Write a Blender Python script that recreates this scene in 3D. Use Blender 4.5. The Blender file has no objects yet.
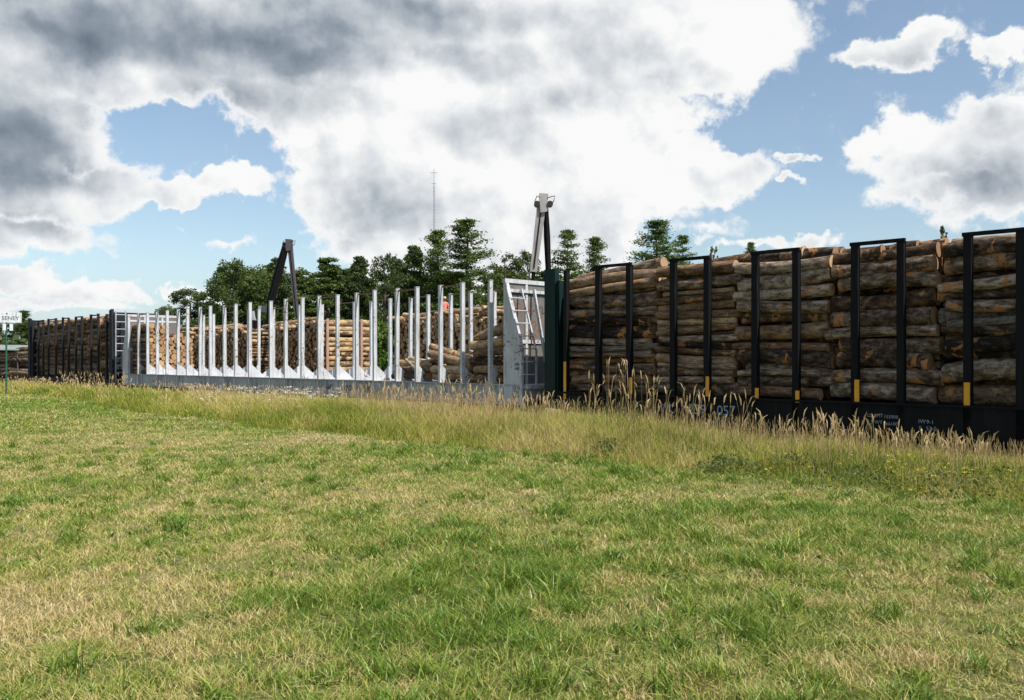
import bpy, math, random
import numpy as np
from mathutils import Vector, Matrix
PI = math.pi
R = math.radians
rng = np.random.default_rng(7)
random.seed(7)
scene = bpy.context.scene
col = scene.collection

# ------------------------------------------------------------------ camera
cam_d = bpy.data.cameras.new("camera")
cam = bpy.data.objects.new("camera", cam_d)
col.objects.link(cam)
cam.location = (0, 0, 1.7)
cam.rotation_euler = (R(90), 0, 0)
cam_d.sensor_width = 36
cam_d.lens = 900 / 1024 * 36
cam_d.shift_y = 10 / 1024
cam_d.clip_end = 5000
scene.camera = cam

# ------------------------------------------------------------------ light
SUN = Vector((0.785, -0.62, 1.14)).normalized()        # towards the sun
SUN_EL = math.asin(SUN.z)
SUN_AZ = math.atan2(SUN.x, SUN.y)
SKY_STRENGTH = 0.11
scene.view_settings.view_transform = 'Standard'
scene.view_settings.look = 'None'
scene.view_settings.gamma = 1
scene.view_settings.exposure = 0.42
sd = bpy.data.lights.new("sun", 'SUN')
sd.energy = 4.8
sd.angle = R(0.5)
sd.color = (1.0, 0.95, 0.87)
sun = bpy.data.objects.new("sun", sd)
col.objects.link(sun)
sun.location = (20, -20, 40)
sun.rotation_euler = SUN.to_track_quat('Z', 'Y').to_euler()
scene.cycles.max_bounces = 6
scene.cycles.diffuse_bounces = 3
scene.cycles.transparent_max_bounces = 4
scene.cycles.use_adaptive_sampling = True
scene.cycles.adaptive_threshold = 0.02


class NT:
    """small helper for writing node trees"""
    def __init__(s, nt):
        s.nt = nt

    def n(s, t, **kw):
        x = s.nt.nodes.new(t)
        for k, v in kw.items():
            setattr(x, k, v)
        return x

    def put(s, sock, v):
        if v is None:
            return
        if isinstance(v, bpy.types.NodeSocket):
            s.nt.links.new(v, sock)
        else:
            sock.default_value = v

    def math(s, op, a, b=None, c=None, clamp=False):
        x = s.n('ShaderNodeMath', operation=op, use_clamp=clamp)
        for i, v in enumerate((a, b, c)):
            s.put(x.inputs[i], v)
        return x.outputs[0]

    def vm(s, op, a, b=None, c=None, scale=None):
        x = s.n('ShaderNodeVectorMath', operation=op)
        for i, v in enumerate((a, b, c)):
            s.put(x.inputs[i], v)
        if scale is not None:
            s.put(x.inputs['Scale'], scale)
        return x.outputs['Value'] if op in ('LENGTH', 'DOT_PRODUCT') else x.outputs[0]

    def noise(s, vec, scale, detail=4, rough=0.5, dist=0.0, out='Fac'):
        x = s.n('ShaderNodeTexNoise')
        s.put(x.inputs['Vector'], vec)
        x.inputs['Scale'].default_value = scale
        x.inputs['Detail'].default_value = detail
        x.inputs['Roughness'].default_value = rough
        x.inputs['Distortion'].default_value = dist
        return x.outputs[out]

    def ramp(s, fac, stops):
        x = s.n('ShaderNodeValToRGB')
        s.put(x.inputs[0], fac)
        e = x.color_ramp.elements
        e[0].position, e[0].color = stops[0][0], (*stops[0][1], 1)
        e[1].position, e[1].color = stops[-1][0], (*stops[-1][1], 1)
        for p, c in stops[1:-1]:
            q = e.new(p)
            q.color = (*c, 1)
        return x.outputs[0]

    def step(s, v, a, b):
        x = s.n('ShaderNodeMapRange', interpolation_type='SMOOTHSTEP', clamp=True)
        s.put(x.inputs[0], v)
        x.inputs[1].default_value = a
        x.inputs[2].default_value = b
        return x.outputs[0]

    def mix(s, f, a, b, mode='MIX'):
        x = s.n('ShaderNodeMix', data_type='RGBA', blend_type=mode)
        s.put(x.inputs[0], f)
        s.put(x.inputs[6], a if not isinstance(a, tuple) else (*a[:3], 1))
        s.put(x.inputs[7], b if not isinstance(b, tuple) else (*b[:3], 1))
        return x.outputs[2]


# ------------------------------------------------------------------ sky with clouds
def azel(px, py):
    u, v = (px - 512) / 900, (360 - py) / 900
    return math.atan(u), math.atan(v / math.hypot(1, u))


def build_world():
    w = bpy.data.worlds.new("World")
    scene.world = w
    w.use_nodes = True
    w.cycles.sampling_method = 'MANUAL'
    w.cycles.sample_map_resolution = 512
    nt = w.node_tree
    nt.nodes.clear()
    t = NT(nt)
    out = t.n('ShaderNodeOutputWorld')
    bg = t.n('ShaderNodeBackground')
    nt.links.new(bg.outputs[0], out.inputs[0])
    sky = t.n('ShaderNodeTexSky', sky_type='NISHITA')
    sky.sun_disc = False
    sky.sun_elevation = SUN_EL
    sky.sun_rotation = SUN_AZ
    sky.air_density = 1.0
    sky.dust_density = 0.7
    sky.ozone_density = 1.6
    tc = t.n('ShaderNodeTexCoord').outputs['Generated']
    sp = t.n('ShaderNodeSeparateXYZ')
    t.put(sp.inputs[0], tc)
    az = t.math('ARCTAN2', sp.outputs[0], sp.outputs[1])
    el = t.math('ARCSINE', sp.outputs[2])
    cb = t.n('ShaderNodeCombineXYZ')
    t.put(cb.inputs[0], az)
    t.put(cb.inputs[1], el)
    ae = cb.outputs[0]
    # warped direction: large puffs, then small ones
    n1 = t.noise(tc, 7.0, 3, 0.5, out='Color')
    n2 = t.noise(tc, 24.0, 5, 0.6, out='Color')
    w1 = t.vm('MULTIPLY', t.vm('SUBTRACT', n1, (0.5, 0.5, 0.5)), (0.09, 0.055, 0))
    w2 = t.vm('MULTIPLY', t.vm('SUBTRACT', n2, (0.5, 0.5, 0.5)), (0.085, 0.06, 0))
    p = t.vm('ADD', t.vm('ADD', ae, w1), w2)
    ps = t.vm('ADD', ae, t.vm('MULTIPLY', t.vm('SUBTRACT', n1, (0.5, 0.5, 0.5)), (0.12, 0.07, 0)))
    ps = t.vm('ADD', ps, t.vm('SCALE', w2, scale=0.5))

    def field(vec, blobs, start):
        acc = start
        for (cx, cy, rx, ry, g) in blobs:
            a, e = azel(cx, cy)
            sx, sy = 900 / rx, 900 / ry
            d = t.vm('LENGTH', t.vm('MULTIPLY_ADD', vec, (sx, sy, 0), (-a * sx, -e * sy, 0)))
            f = t.math('MULTIPLY_ADD', d, -g, g)
            acc = t.math('MAXIMUM', acc, f)
        return acc
    C = [  # cloud masses: centre, radii (as seen from the site), weight
        (60, 10, 260, 88, 1.5), (330, 30, 270, 100, 1.5), (560, 50, 200, 90, 1.3), (690, 45, 120, 62, 1.1),
        (10, 110, 105, 80, 1.2), (30, 185, 90, 40, 1.0), (10, 235, 95, 26, .8), (110, 185, 60, 32, .9), (165, 190, 55, 20, .9), (235, 182, 45, 16, .9),
        (330, 105, 120, 60, 1.2), (330, 160, 70, 50, 1.), (400, 200, 110, 60, 1.2), (480, 130, 120, 90, 1.3),
        (470, 230, 130, 70, 1.2), (560, 220, 90, 70, 1.2), (630, 175, 125, 58, 1.2), (700, 180, 85, 34, 1.0), (640, 120, 90, 30, .9), (590, 235, 48, 50, 1.),
        (720, 75, 70, 34, .8), (375, 245, 60, 24, .7),
        (170, 222, 60, 8, .22), (230, 235, 90, 6, .2), (45, 243, 75, 8, .5), (330, 236, 60, 10, .25),
        (22, 286, 46, 17, .9), (80, 298, 46, 17, .8), (132, 296, 34, 15, .8), (185, 288, 18, 12, .7), (214, 294, 30, 14, .7), (60, 312, 110, 9, .5),
        (905, 55, 52, 22, .9), (870, 62, 40, 16, .6), (1005, 50, 34, 17, .8), (950, 158, 84, 36, 1.0), (905, 138, 50, 26, .9), (1020, 122, 66, 38, 1.0),
        (1010, 190, 90, 40, .9), (940, 190, 80, 24, .6), (1075, 165, 100, 70, 1.1), (803, 159, 17, 9, .6), (795, 187, 22, 6, .4),
        (820, 240, 34, 13, .7), (770, 246, 50, 8, .45), (700, 230, 60, 10, .3),
        (1300, 60, 220, 80, 1), (-330, 120, 240, 110, 1), (1600, 180, 200, 60, 1)]
    # clouds elsewhere round the sky
    gen = t.math('MULTIPLY', t.step(t.math('ABSOLUTE', az), 0.62, 0.95), t.math('MULTIPLY_ADD', t.noise(tc, 3.0, 6, .55), 3.0, -1.75))
    hi = t.math('MULTIPLY', t.step(el, 0.42, 0.60), t.math('MULTIPLY_ADD', t.noise(tc, 2.3, 6, .55), 3.0, -1.65))
    f = field(p, C, t.math('SUBTRACT', t.math('MAXIMUM', gen, hi), 0.02))
    holes = field(p, [(175, 128, 105, 24, .45), (748, 132, 40, 24, .5), (215, 214, 120, 16, .4)], 0.0)
    f = t.math('SUBTRACT', f, holes)
    fine = t.math('MULTIPLY_ADD', t.noise(tc, 42.0, 6, .6), 0.55, -0.275)
    mid = t.math('MULTIPLY_ADD', t.noise(tc, 12.0, 5, .55), 0.5, -0.25)
    dens = t.math('ADD', f, t.math('ADD', fine, mid))
    cover = t.step(dens, 0.02, 0.26)
    S = [  # thick parts that look grey from below
        (70, 30, 190, 70, 1.15), (250, 40, 210, 72, 1.15), (300, 62, 130, 46, 1.2), (220, 98, 190, 34, .9), (15, 140, 120, 80, 1.25), (60, 100, 120, 50, .8), (20, 222, 90, 34, .8),
        (430, 10, 170, 36, .95), (480, 58, 120, 40, .52), (590, 55, 150, 48, .52), (540, 100, 90, 30, .4), (385, 198, 130, 36, .58), (330, 168, 80, 30, .32), (470, 135, 90, 44, .25), (490, 210, 80, 34, .25),
        (350, 95, 90, 40, .5), (985, 185, 130, 55, .72), (930, 192, 80, 30, .45), (905, 68, 60, 16, .5), (60, 306, 130, 14, .38), (670, 85, 90, 34, .4), (600, 205, 80, 30, .28), (150, 60, 90, 40, .6)]
    g = field(ps, S, 0.0)
    T = [(35, 8, 36, 14, .7), (30, 58, 36, 24, .7), (130, 72, 90, 13, .6), (305, 100, 50, 22, .8), (340, 125, 60, 28, .7), (490, 88, 90, 28, .6), (235, 162, 80, 18, .8), (60, 195, 80, 16, .8), (98, 140, 30, 34, .8),
         (610, 135, 150, 34, .7), (550, 215, 110, 60, .5), (660, 170, 120, 44, .6), (715, 40, 90, 44, .7), (400, 100, 70, 34, .6), (285, 14, 40, 12, .5), (430, 70, 60, 14, .5), (900, 125, 90, 26, .5), (450, 60, 40, 10, .4)]
    lite = field(ps, T, 0.0)
    billow = t.noise(tc, 9.0, 5, .52, 0.2)
    # a puff is brighter on the side towards the sun: compare the billow noise with itself a little sunward
    off = t.noise(t.vm('ADD', tc, (0.016, 0.0, 0.028)), 9.0, 5, .52, 0.2)
    rel = t.math('SUBTRACT', billow, off)
    core = t.step(dens, 0.3, 1.2)
    b3 = t.noise(tc, 26.0, 4, .55)
    rel3 = t.math('SUBTRACT', b3, t.noise(t.vm('ADD', tc, (0.006, 0.0, 0.010)), 26.0, 4, .55))
    g2 = t.math('ADD', t.math('MULTIPLY', g, 0.66), t.math('MULTIPLY_ADD', billow, 0.50, -0.22))
    g2 = t.math('ADD', g2, t.math('MULTIPLY', rel, -1.25))
    g2 = t.math('ADD', g2, t.math('MULTIPLY', rel3, -.45))
    g2 = t.math('ADD', g2, t.math('MULTIPLY', lite, -.27))
    # rounded heads: cell pattern shaded on the side away from the sun
    wv = t.vm('ADD', tc, t.vm('SCALE', t.vm('SUBTRACT', n2, (0.5, 0.5, 0.5)), scale=.05))
    for sc, amp in ((20.0, .15),):
        vs = []
        for off_ in ((0, 0, 0), (0.008, 0, 0.012)):
            vo = t.n('ShaderNodeTexVoronoi', feature='SMOOTH_F1')
            vo.inputs['Scale'].default_value = sc
            vo.inputs['Smoothness'].default_value = .35
            t.put(vo.inputs['Vector'], t.vm('ADD', wv, off_))
            vs.append(vo.outputs['Distance'])
        g2 = t.math('ADD', g2, t.math('MULTIPLY', t.math('SUBTRACT', vs[1], vs[0]), -amp * 1.6))
        g2 = t.math('ADD', g2, t.math('MULTIPLY_ADD', vs[0], amp * .5, -amp * .18))
    g2 = t.math('MULTIPLY', g2, t.step(dens, 0.10, 0.55))
    g2 = t.math('ADD', g2, t.math('MULTIPLY', core, 0.04), clamp=True)
    ccol = t.ramp(g2, [(0.0, (.71, .715, .71)), (0.16, (.60, .617, .635)), (0.36, (.44, .47, .50)), (0.66, (.225, .262, .310)), (1.0, (.105, .132, .172))])
    skyc = t.vm('MULTIPLY', sky.outputs[0], (SKY_STRENGTH * .98, SKY_STRENGTH * 1.0, SKY_STRENGTH * .97))
    veil = t.math('MULTIPLY_ADD', t.noise(tc, 5.0, 5, .6), .26, .02)
    skyc = t.mix(veil, skyc, (.44, .49, .53))
    low = t.math('MULTIPLY_ADD', t.step(el, 0.0, 0.13), -.75, .75)
    skyc = t.mix(low, skyc, (.40, .50, .60))
    # thin veil near the horizon
    res = t.mix(cover, skyc, ccol)
    below = t.step(sp.outputs[2], -0.02, 0.0)
    res = t.mix(below, (0.12, 0.12, 0.08), res)
    fin = t.vm('SCALE', res, scale=1.0 / SKY_STRENGTH)
    t.put(bg.inputs[0], fin)
    bg.inputs[1].default_value = SKY_STRENGTH


build_world()

# ------------------------------------------------------------------ site frame
DX, DY = -0.6937, 0.7202          # along the track, away to the left
NX, NY = 0.7202, 0.6937           # across the track, away from the road
N0 = 19.5                         # near side of the cars


def W(s, n, z=0.0):
    return Vector((s * DX + n * NX, s * DY + n * NY, z))


def at(px, py, n=None, Y=None):
    """the place seen at a pixel, at cross distance n or depth Y"""
    u = (px - 512) / 900
    if Y is None:
        Y = n / (NX * u + NY)
    return Vector((u * Y, Y, 1.7 + (360 - py) / 900 * Y))


def s_of(px, n=N0):
    p = at(px, 360, n)
    return p.x * DX + p.y * DY


TRACK_ROT = math.atan2(-0.7202, 0.6937)     # local +x runs to the right (towards -s), +y away


# ------------------------------------------------------------------ helpers
def tag(o, label=None, cat=None, group=None, kind=None):
    for k, v in (('label', label), ('category', cat), ('group', group), ('kind', kind)):
        if v:
            o[k] = v
    return o


def empty(name, loc=(0, 0, 0), rz=0.0):
    o = bpy.data.objects.new(name, None)
    col.objects.link(o)
    o.location = loc
    o.rotation_euler = (0, 0, rz)
    o.empty_display_size = 0.3
    return o


def copy_tree(o, parent=None):
    c = o.copy()
    col.objects.link(c)
    if parent is not None:
        c.parent = parent
    for ch in list(o.children):
        copy_tree(ch, c)
    return c


class MB:
    def __init__(s):
        s.v, s.f, s.m, s.sm = [], [], [], []

    def add(s, vs, fs, mi=0, smooth=False):
        b = len(s.v)
        s.v += [tuple(v) for v in vs]
        for f in fs:
            s.f.append([b + i for i in f])
            s.m.append(mi)
            s.sm.append(smooth)

    def box(s, x0, x1, y0, y1, z0, z1, mi=0):
        vs = [(x, y, z) for z in (z0, z1) for y in (y0, y1) for x in (x0, x1)]
        s.add(vs, [(0, 2, 3, 1), (4, 5, 7, 6), (0, 1, 5, 4), (2, 6, 7, 3), (0, 4, 6, 2), (1, 3, 7, 5)], mi)

    def beam(s, a, b, w, h, up=(0, 0, 1), w2=None, h2=None, mi=0):
        a, b = Vector(a), Vector(b)
        d = (b - a).normalized()
        u = Vector(up)
        if abs(d.dot(u)) > 0.98:
            u = Vector((1, 0, 0))
        x = d.cross(u).normalized()
        y = x.cross(d).normalized()
        w2 = w if w2 is None else w2
        h2 = h if h2 is None else h2
        vs = []
        for p, ww, hh in ((a, w, h), (b, w2, h2)):
            for i, j in ((-1, -1), (1, -1), (1, 1), (-1, 1)):
                vs.append(p + x * (i * ww / 2) + y * (j * hh / 2))
        s.add(vs, [(3, 2, 1, 0), (4, 5, 6, 7), (0, 1, 5, 4), (1, 2, 6, 5), (2, 3, 7, 6), (3, 0, 4, 7)], mi)

    def tube(s, pts, r, n=8, mi=0, cap=True):
        pts = [Vector(p) for p in pts]
        rs = r if hasattr(r, '__len__') else [r] * len(pts)
        rings = []
        ref = None
        for i, p in enumerate(pts):
            d = (pts[min(i + 1, len(pts) - 1)] - pts[max(i - 1, 0)]).normalized()
            if ref is None:
                ref = Vector((0, 0, 1)) if abs(d.z) < 0.9 else Vector((1, 0, 0))
            x = d.cross(ref).normalized()
            y = x.cross(d).normalized()
            ref = y
            rings.append([p + (x * math.cos(2 * PI * k / n) + y * math.sin(2 * PI * k / n)) * rs[i] for k in range(n)])
        vs = [v for rg in rings for v in rg]
        fs = []
        for i in range(len(pts) - 1):
            for k in range(n):
                fs.append((i * n + k, i * n + (k + 1) % n, (i + 1) * n + (k + 1) % n, (i + 1) * n + k))
        s.add(vs, fs, mi, True)
        if cap:
            s.add(rings[0], [tuple(range(n))[::-1]], mi)
            s.add(rings[-1], [tuple(range(n))], mi)

    def disc(s, c, axis, r, h, n=20, mi=0):
        c, a = Vector(c), Vector(axis).normalized()
        s.tube([c - a * h / 2, c + a * h / 2], r, n, mi)

    def plate(s, poly, off, mi=0):
        """prism: polygon of 3-D points extruded by off"""
        n = len(poly)
        p = [Vector(q) for q in poly]
        o = Vector(off)
        s.add(p + [q + o for q in p], [tuple(range(n))[::-1], tuple(range(n, 2 * n))] + [(i, (i + 1) % n, n + (i + 1) % n, n + i) for i in range(n)], mi)

    def mesh(s, name, mats):
        me = bpy.data.meshes.new(name)
        me.from_pydata(s.v, [], s.f)
        for m in (mats if isinstance(mats, (list, tuple)) else [mats]):
            me.materials.append(m)
        me.polygons.foreach_set('material_index', s.m)
        me.polygons.foreach_set('use_smooth', s.sm)
        me.update()
        return me

    def build(s, name, mats, parent=None, bevel=0.0):
        o = bpy.data.objects.new(name, s.mesh(name, mats))
        col.objects.link(o)
        if parent is not None:
            o.parent = parent
        if bevel:
            b = o.modifiers.new('bevel', 'BEVEL')
            b.width = bevel
            b.segments = 2
            b.limit_method = 'ANGLE'
        return o


def mesh_np(name, V, loops, starts, mats, smooth=False, attrs=None, parent=None):
    me = bpy.data.meshes.new(name)
    me.vertices.add(len(V))
    me.vertices.foreach_set('co', np.ascontiguousarray(V, dtype=np.float32).ravel())
    me.loops.add(len(loops))
    me.loops.foreach_set('vertex_index', np.ascontiguousarray(loops, dtype=np.int32))
    me.polygons.add(len(starts))
    me.polygons.foreach_set('loop_start', np.ascontiguousarray(starts, dtype=np.int32))
    for m in (mats if isinstance(mats, (list, tuple)) else [mats]):
        me.materials.append(m)
    me.update(calc_edges=True)
    for k, a in (attrs or {}).items():
        at_ = me.attributes.new(k, 'FLOAT', 'POINT')
        at_.data.foreach_set('value', np.ascontiguousarray(a, dtype=np.float32))
    if not smooth:
        me.polygons.foreach_set('use_smooth', np.zeros(len(starts), dtype=bool))
    else:
        me.polygons.foreach_set('use_smooth', np.ones(len(starts), dtype=bool))
    o = bpy.data.objects.new(name, me)
    col.objects.link(o)
    if parent is not None:
        o.parent = parent
    return o


_lat = rng.random((256, 256))


def vnoise(x, y):
    xi, yi = np.floor(x).astype(int), np.floor(y).astype(int)
    fx, fy = x - xi, y - yi
    fx, fy = fx * fx * (3 - 2 * fx), fy * fy * (3 - 2 * fy)
    a, b = _lat[xi & 255, yi & 255], _lat[(xi + 1) & 255, yi & 255]
    c, d = _lat[xi & 255, (yi + 1) & 255], _lat[(xi + 1) & 255, (yi + 1) & 255]
    return (a * (1 - fx) + b * fx) * (1 - fy) + (c * (1 - fx) + d * fx) * fy


def fbm(x, y, o=4):
    r, a, t = 0, 0.5, 0
    for i in range(o):
        r = r + a * vnoise(x * 2 ** i + 17.3 * i, y * 2 ** i + 5.1 * i)
        t += a
        a *= 0.5
    return r / t


# ------------------------------------------------------------------ materials
def newmat(name):
    m = bpy.data.materials.new(name)
    m.use_nodes = True
    nt = m.node_tree
    nt.nodes.clear()
    t = NT(nt)
    out = t.n('ShaderNodeOutputMaterial')
    return m, t, out


def principled(t, out, color, rough=0.7, metal=0.0, bump=None, bstr=0.3, bdist=0.02, spec=0.4):
    b = t.n('ShaderNodeBsdfPrincipled')
    t.put(b.inputs['Base Color'], color if isinstance(color, bpy.types.NodeSocket) else (*color[:3], 1))
    t.put(b.inputs['Roughness'], rough)
    b.inputs['Metallic'].default_value = metal
    b.inputs['Specular IOR Level'].default_value = spec
    if bump is not None:
        bp = t.n('ShaderNodeBump')
        bp.inputs['Strength'].default_value = bstr
        bp.inputs['Distance'].default_value = bdist
        t.put(bp.inputs['Height'], bump)
        t.nt.links.new(bp.outputs[0], b.inputs['Normal'])
    t.nt.links.new(b.outputs[0], out.inputs[0])
    return b


def paint(name, color, rust=0.3, rough=0.55, dirt=(.10, .085, .07), rustc=(.16, .07, .035), spec=.4):
    """worn paint: faded base, grime runs, rust spots"""
    m, t, out = newmat(name)
    co = t.n('ShaderNodeTexCoord').outputs['Object']
    a = t.noise(co, 1.7, 5, .6)
    runs = t.noise(t.vm('MULTIPLY', co, (9, 9, .9)), 1.0, 5, .65)
    spots = t.noise(co, 9.0, 6, .7)
    big = t.noise(co, .8, 3, .5)
    c = t.mix(t.step(a, .35, .7), tuple(x * .82 for x in color), color)
    c = t.mix(t.math('MULTIPLY', t.step(runs, .48, .72), .55), c, dirt)
    th = 0.74 - rust * 0.32
    rf = t.step(t.math('ADD', t.math('MULTIPLY', spots, .6), t.math('MULTIPLY', big, .4)), th, th + .05)
    c = t.mix(rf, c, rustc)
    principled(t, out, c, t.math('MULTIPLY_ADD', rf, .3, rough), bump=spots, bstr=.12, bdist=.01, spec=spec)
    return m


M = {}
M['white_paint'] = paint('worn_white_paint', (.50, .515, .54), .54, dirt=(.12, .10, .085))
M['sill_paint'] = paint('shaded_white_paint', (.35, .37, .395), .50, dirt=(.11, .095, .08))  # worn white paint, greyed to carry the shade on the sill
M['panel_paint'] = paint('worn_panel_paint', (.155, .155, .15), .66, dirt=(.09, .06, .04))
M['black_paint'] = paint('worn_black_paint', (.006, .0062, .0072), .15, .7, (.020, .017, .015), (.05, .024, .014), .15)
M['green_paint'] = paint('worn_green_paint', (.003, .020, .018), .2, .6, (.006, .012, .011), spec=.2)
M['dark_grey_paint'] = paint('worn_dark_grey_paint', (.020, .023, .028), .25, .7, (.03, .027, .025), spec=.15)
M['rusty_bar'] = paint('rusty_steel', (.20, .12, .08), .6, .8)
M['yellow'] = paint('yellow_reflector', (.80, .36, .02), .05, .5)
M['letter_white'] = paint('white_lettering', (.27, .34, .40), .35)
M['letter_dark'] = paint('dark_lettering', (.05, .05, .07), .1)
M['iron'] = paint('dark_iron', (.035, .03, .028), .5, .7)
M['rail'] = paint('rail_steel', (.13, .085, .06), .5, .5)
M['boom_grey'] = paint('boom_grey_paint', (.20, .18, .19), .3, .6, spec=.2)
M['boom_light'] = paint('boom_light_paint', (.36, .33, .33), .25, .6, spec=.2)
M['boom_mauve'] = paint('boom_mauve_paint', (.085, .075, .085), .25, .6, spec=.2)
M['boom_dark'] = paint('boom_dark_paint', (.007, .007, .008), .12, .7, (.010, .010, .010), spec=.12)
M['rubber'] = paint('black_rubber', (.02, .02, .02), 0, .8)
M['sign_white'] = paint('sign_white', (.62, .66, .70), .02, .5)
M['sign_green'] = paint('sign_green', (.012, .09, .05), .1, .5)
M['galv'] = paint('galvanised_steel', (.35, .37, .40), .1, .45)
M['blue_paint'] = paint('dark_blue_paint', (.02, .045, .10), .02, .3)
M['glass'] = paint('dark_glass', (.05, .07, .09), 0, .1)
M['tie'] = paint('weathered_timber', (.10, .085, .07), .3, .9)
M['brown_stake'] = paint('faded_red_stake', (.42, .25, .20), .3, .6)
M['shirt'] = paint('faded_red_cotton', (.72, .22, .18), 0, .9, (.45, .14, .12))
M['denim'] = paint('dark_denim', (.03, .04, .07), 0, .9)
M['skin'] = paint('skin_tone', (.45, .26, .18), 0, .6, (.40, .22, .15))
M['cap'] = paint('straw_cap', (.55, .42, .22), 0, .8, (.4, .3, .16))
M['tarp'] = paint('pale_tarp', (.26, .30, .28), .1, .6)


def bark_mat(name, cols, peel=(.52, .24, .09), peel_th=.585):
    m, t, out = newmat(name)
    at_ = t.n('ShaderNodeAttribute', attribute_name='lco')
    rnd = t.n('ShaderNodeAttribute', attribute_name='rnd').outputs['Fac']
    ob = t.n('ShaderNodeObjectInfo').outputs['Random']
    r = t.math('FRACT', t.math('ADD', rnd, ob))
    v = t.vm('ADD', at_.outputs['Vector'], t.vm('SCALE', (13.0, 7.0, 5.0), scale=r))
    st = t.vm('MULTIPLY', v, (3.6, 10.0, 10.0))
    fib = t.noise(st, 1.0, 6, .62)
    crk = t.noise(t.vm('MULTIPLY', v, (11.0, 24.0, 24.0)), 1.0, 5, .7)
    big = t.noise(v, 2.2, 4, .6, .6)
    ring = t.noise(t.vm('MULTIPLY', v, (26.0, 3.0, 3.0)), 1.0, 3, .6)
    c = t.ramp(t.math('ADD', fib, t.math('MULTIPLY_ADD', r, .34, -.17)), cols)
    c = t.mix(t.step(crk, .55, .68), c, (.014, .010, .008))
    fl = t.noise(t.vm('MULTIPLY', v, (9.0, 13.0, 13.0)), 1.6, 4, .6)
    c = t.mix(t.math('MULTIPLY', t.step(fl, .62, .68), .28), c, (.26, .21, .16))
    c = t.mix(t.math('MULTIPLY', t.step(ring, .58, .68), .5), c, (.03, .024, .02))
    pc = t.mix(t.noise(v, 6, 3), peel, tuple(x * .45 for x in peel))
    pf = t.math('MULTIPLY', t.step(big, peel_th, peel_th + .035), t.step(fib, .34, .46))
    c = t.mix(pf, c, pc)
    h = t.math('ADD', t.math('MULTIPLY', fib, .6), t.math('MULTIPLY', crk, -.5))
    principled(t, out, c, .85, bump=h, bstr=.9, bdist=.03, spec=.25)
    return m


def cut_mat(name, a, b):
    m, t, out = newmat(name)
    at_ = t.n('ShaderNodeAttribute', attribute_name='lco')
    rnd = t.n('ShaderNodeAttribute', attribute_name='rnd').outputs['Fac']
    ob = t.n('ShaderNodeObjectInfo').outputs['Random']
    r = t.math('FRACT', t.math('ADD', rnd, ob))
    s = t.vm('MULTIPLY', at_.outputs['Vector'], (0, 1, 1))
    d = t.vm('LENGTH', s)
    rings = t.math('SINE', t.math('ADD', t.math('MULTIPLY', d, 190.0), t.math('MULTIPLY', t.noise(s, 9, 3), 7)))
    c = t.ramp(r, [(0, a), (.5, tuple((x + y) / 2 for x, y in zip(a, b))), (1, b)])
    c = t.mix(t.math('MULTIPLY', t.math('FRACT', t.math('MULTIPLY', r, 7.3)), .6), c, (.20, .105, .05))
    c = t.mix(t.math('MULTIPLY_ADD', rings, .10, .10), c, (.25, .12, .05))
    c = t.mix(t.math('MULTIPLY', t.step(t.noise(t.vm('ADD', s, t.vm('SCALE', (3.0, 9.0, 4.0), scale=r)), 7, 4, .6), .5, .68), .55), c, (.16, .09, .05))
    c = t.mix(t.step(d, .145, .155), c, (.04, .03, .025))
    principled(t, out, c, .8, bump=rings, bstr=.15, bdist=.005, spec=.2)
    return m


GREY = [(.34, (.011, .008, .005)), (.47, (.070, .046, .029)), (.59, (.175, .122, .082)), (.74, (.42, .335, .25))]  # bark tones; lightest ones raised to paint in grazing sun highlights
BROWN = [(.28, (.026, .015, .008)), (.46, (.110, .063, .034)), (.62, (.23, .145, .082)), (.8, (.40, .29, .19))]
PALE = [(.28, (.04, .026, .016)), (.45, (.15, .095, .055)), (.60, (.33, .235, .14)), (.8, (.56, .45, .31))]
M['bark_grey'] = bark_mat('grey_bark', GREY)
M['bark_brown'] = bark_mat('brown_bark', BROWN, (.50, .26, .10), .575)
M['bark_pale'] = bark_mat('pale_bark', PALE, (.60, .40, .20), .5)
M['bark_birch'] = bark_mat('pale_grey_bark', [(.28, (.04, .034, .028)), (.44, (.16, .138, .115)), (.6, (.28, .25, .215)), (.8, (.44, .40, .35))], (.30, .14, .07), .63)
M['cut'] = cut_mat('cut_wood', (.27, .15, .075), (.50, .34, .19))
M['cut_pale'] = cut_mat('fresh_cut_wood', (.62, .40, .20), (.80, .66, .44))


def foliage_mat(name, cols, trans=.35, gloss=.018, grough=.6):
    m, t, out = newmat(name)
    r = t.n('ShaderNodeAttribute', attribute_name='var').outputs['Fac']
    ob = t.n('ShaderNodeObjectInfo').outputs['Random']
    f = t.math('ADD', t.math('MULTIPLY', r, .8), t.math('MULTIPLY', ob, .2))
    c = t.ramp(f, cols)
    d = t.n('ShaderNodeBsdfDiffuse')
    tr = t.n('ShaderNodeBsdfTranslucent')
    t.put(d.inputs[0], c)
    t.put(tr.inputs[0], t.mix(.5, c, (.16, .22, .03)))
    mx = t.n('ShaderNodeMixShader')
    mx.inputs[0].default_value = trans
    t.nt.links.new(d.outputs[0], mx.inputs[1])
    t.nt.links.new(tr.outputs[0], mx.inputs[2])
    gl = t.n('ShaderNodeBsdfGlossy')
    gl.inputs['Roughness'].default_value = grough
    gl.inputs['Color'].default_value = (.8, .85, .8, 1)
    m2 = t.n('ShaderNodeMixShader')
    m2.inputs[0].default_value = gloss
    t.nt.links.new(mx.outputs[0], m2.inputs[1])
    t.nt.links.new(gl.outputs[0], m2.inputs[2])
    t.nt.links.new(m2.outputs[0], out.inputs[0])
    return m


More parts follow.
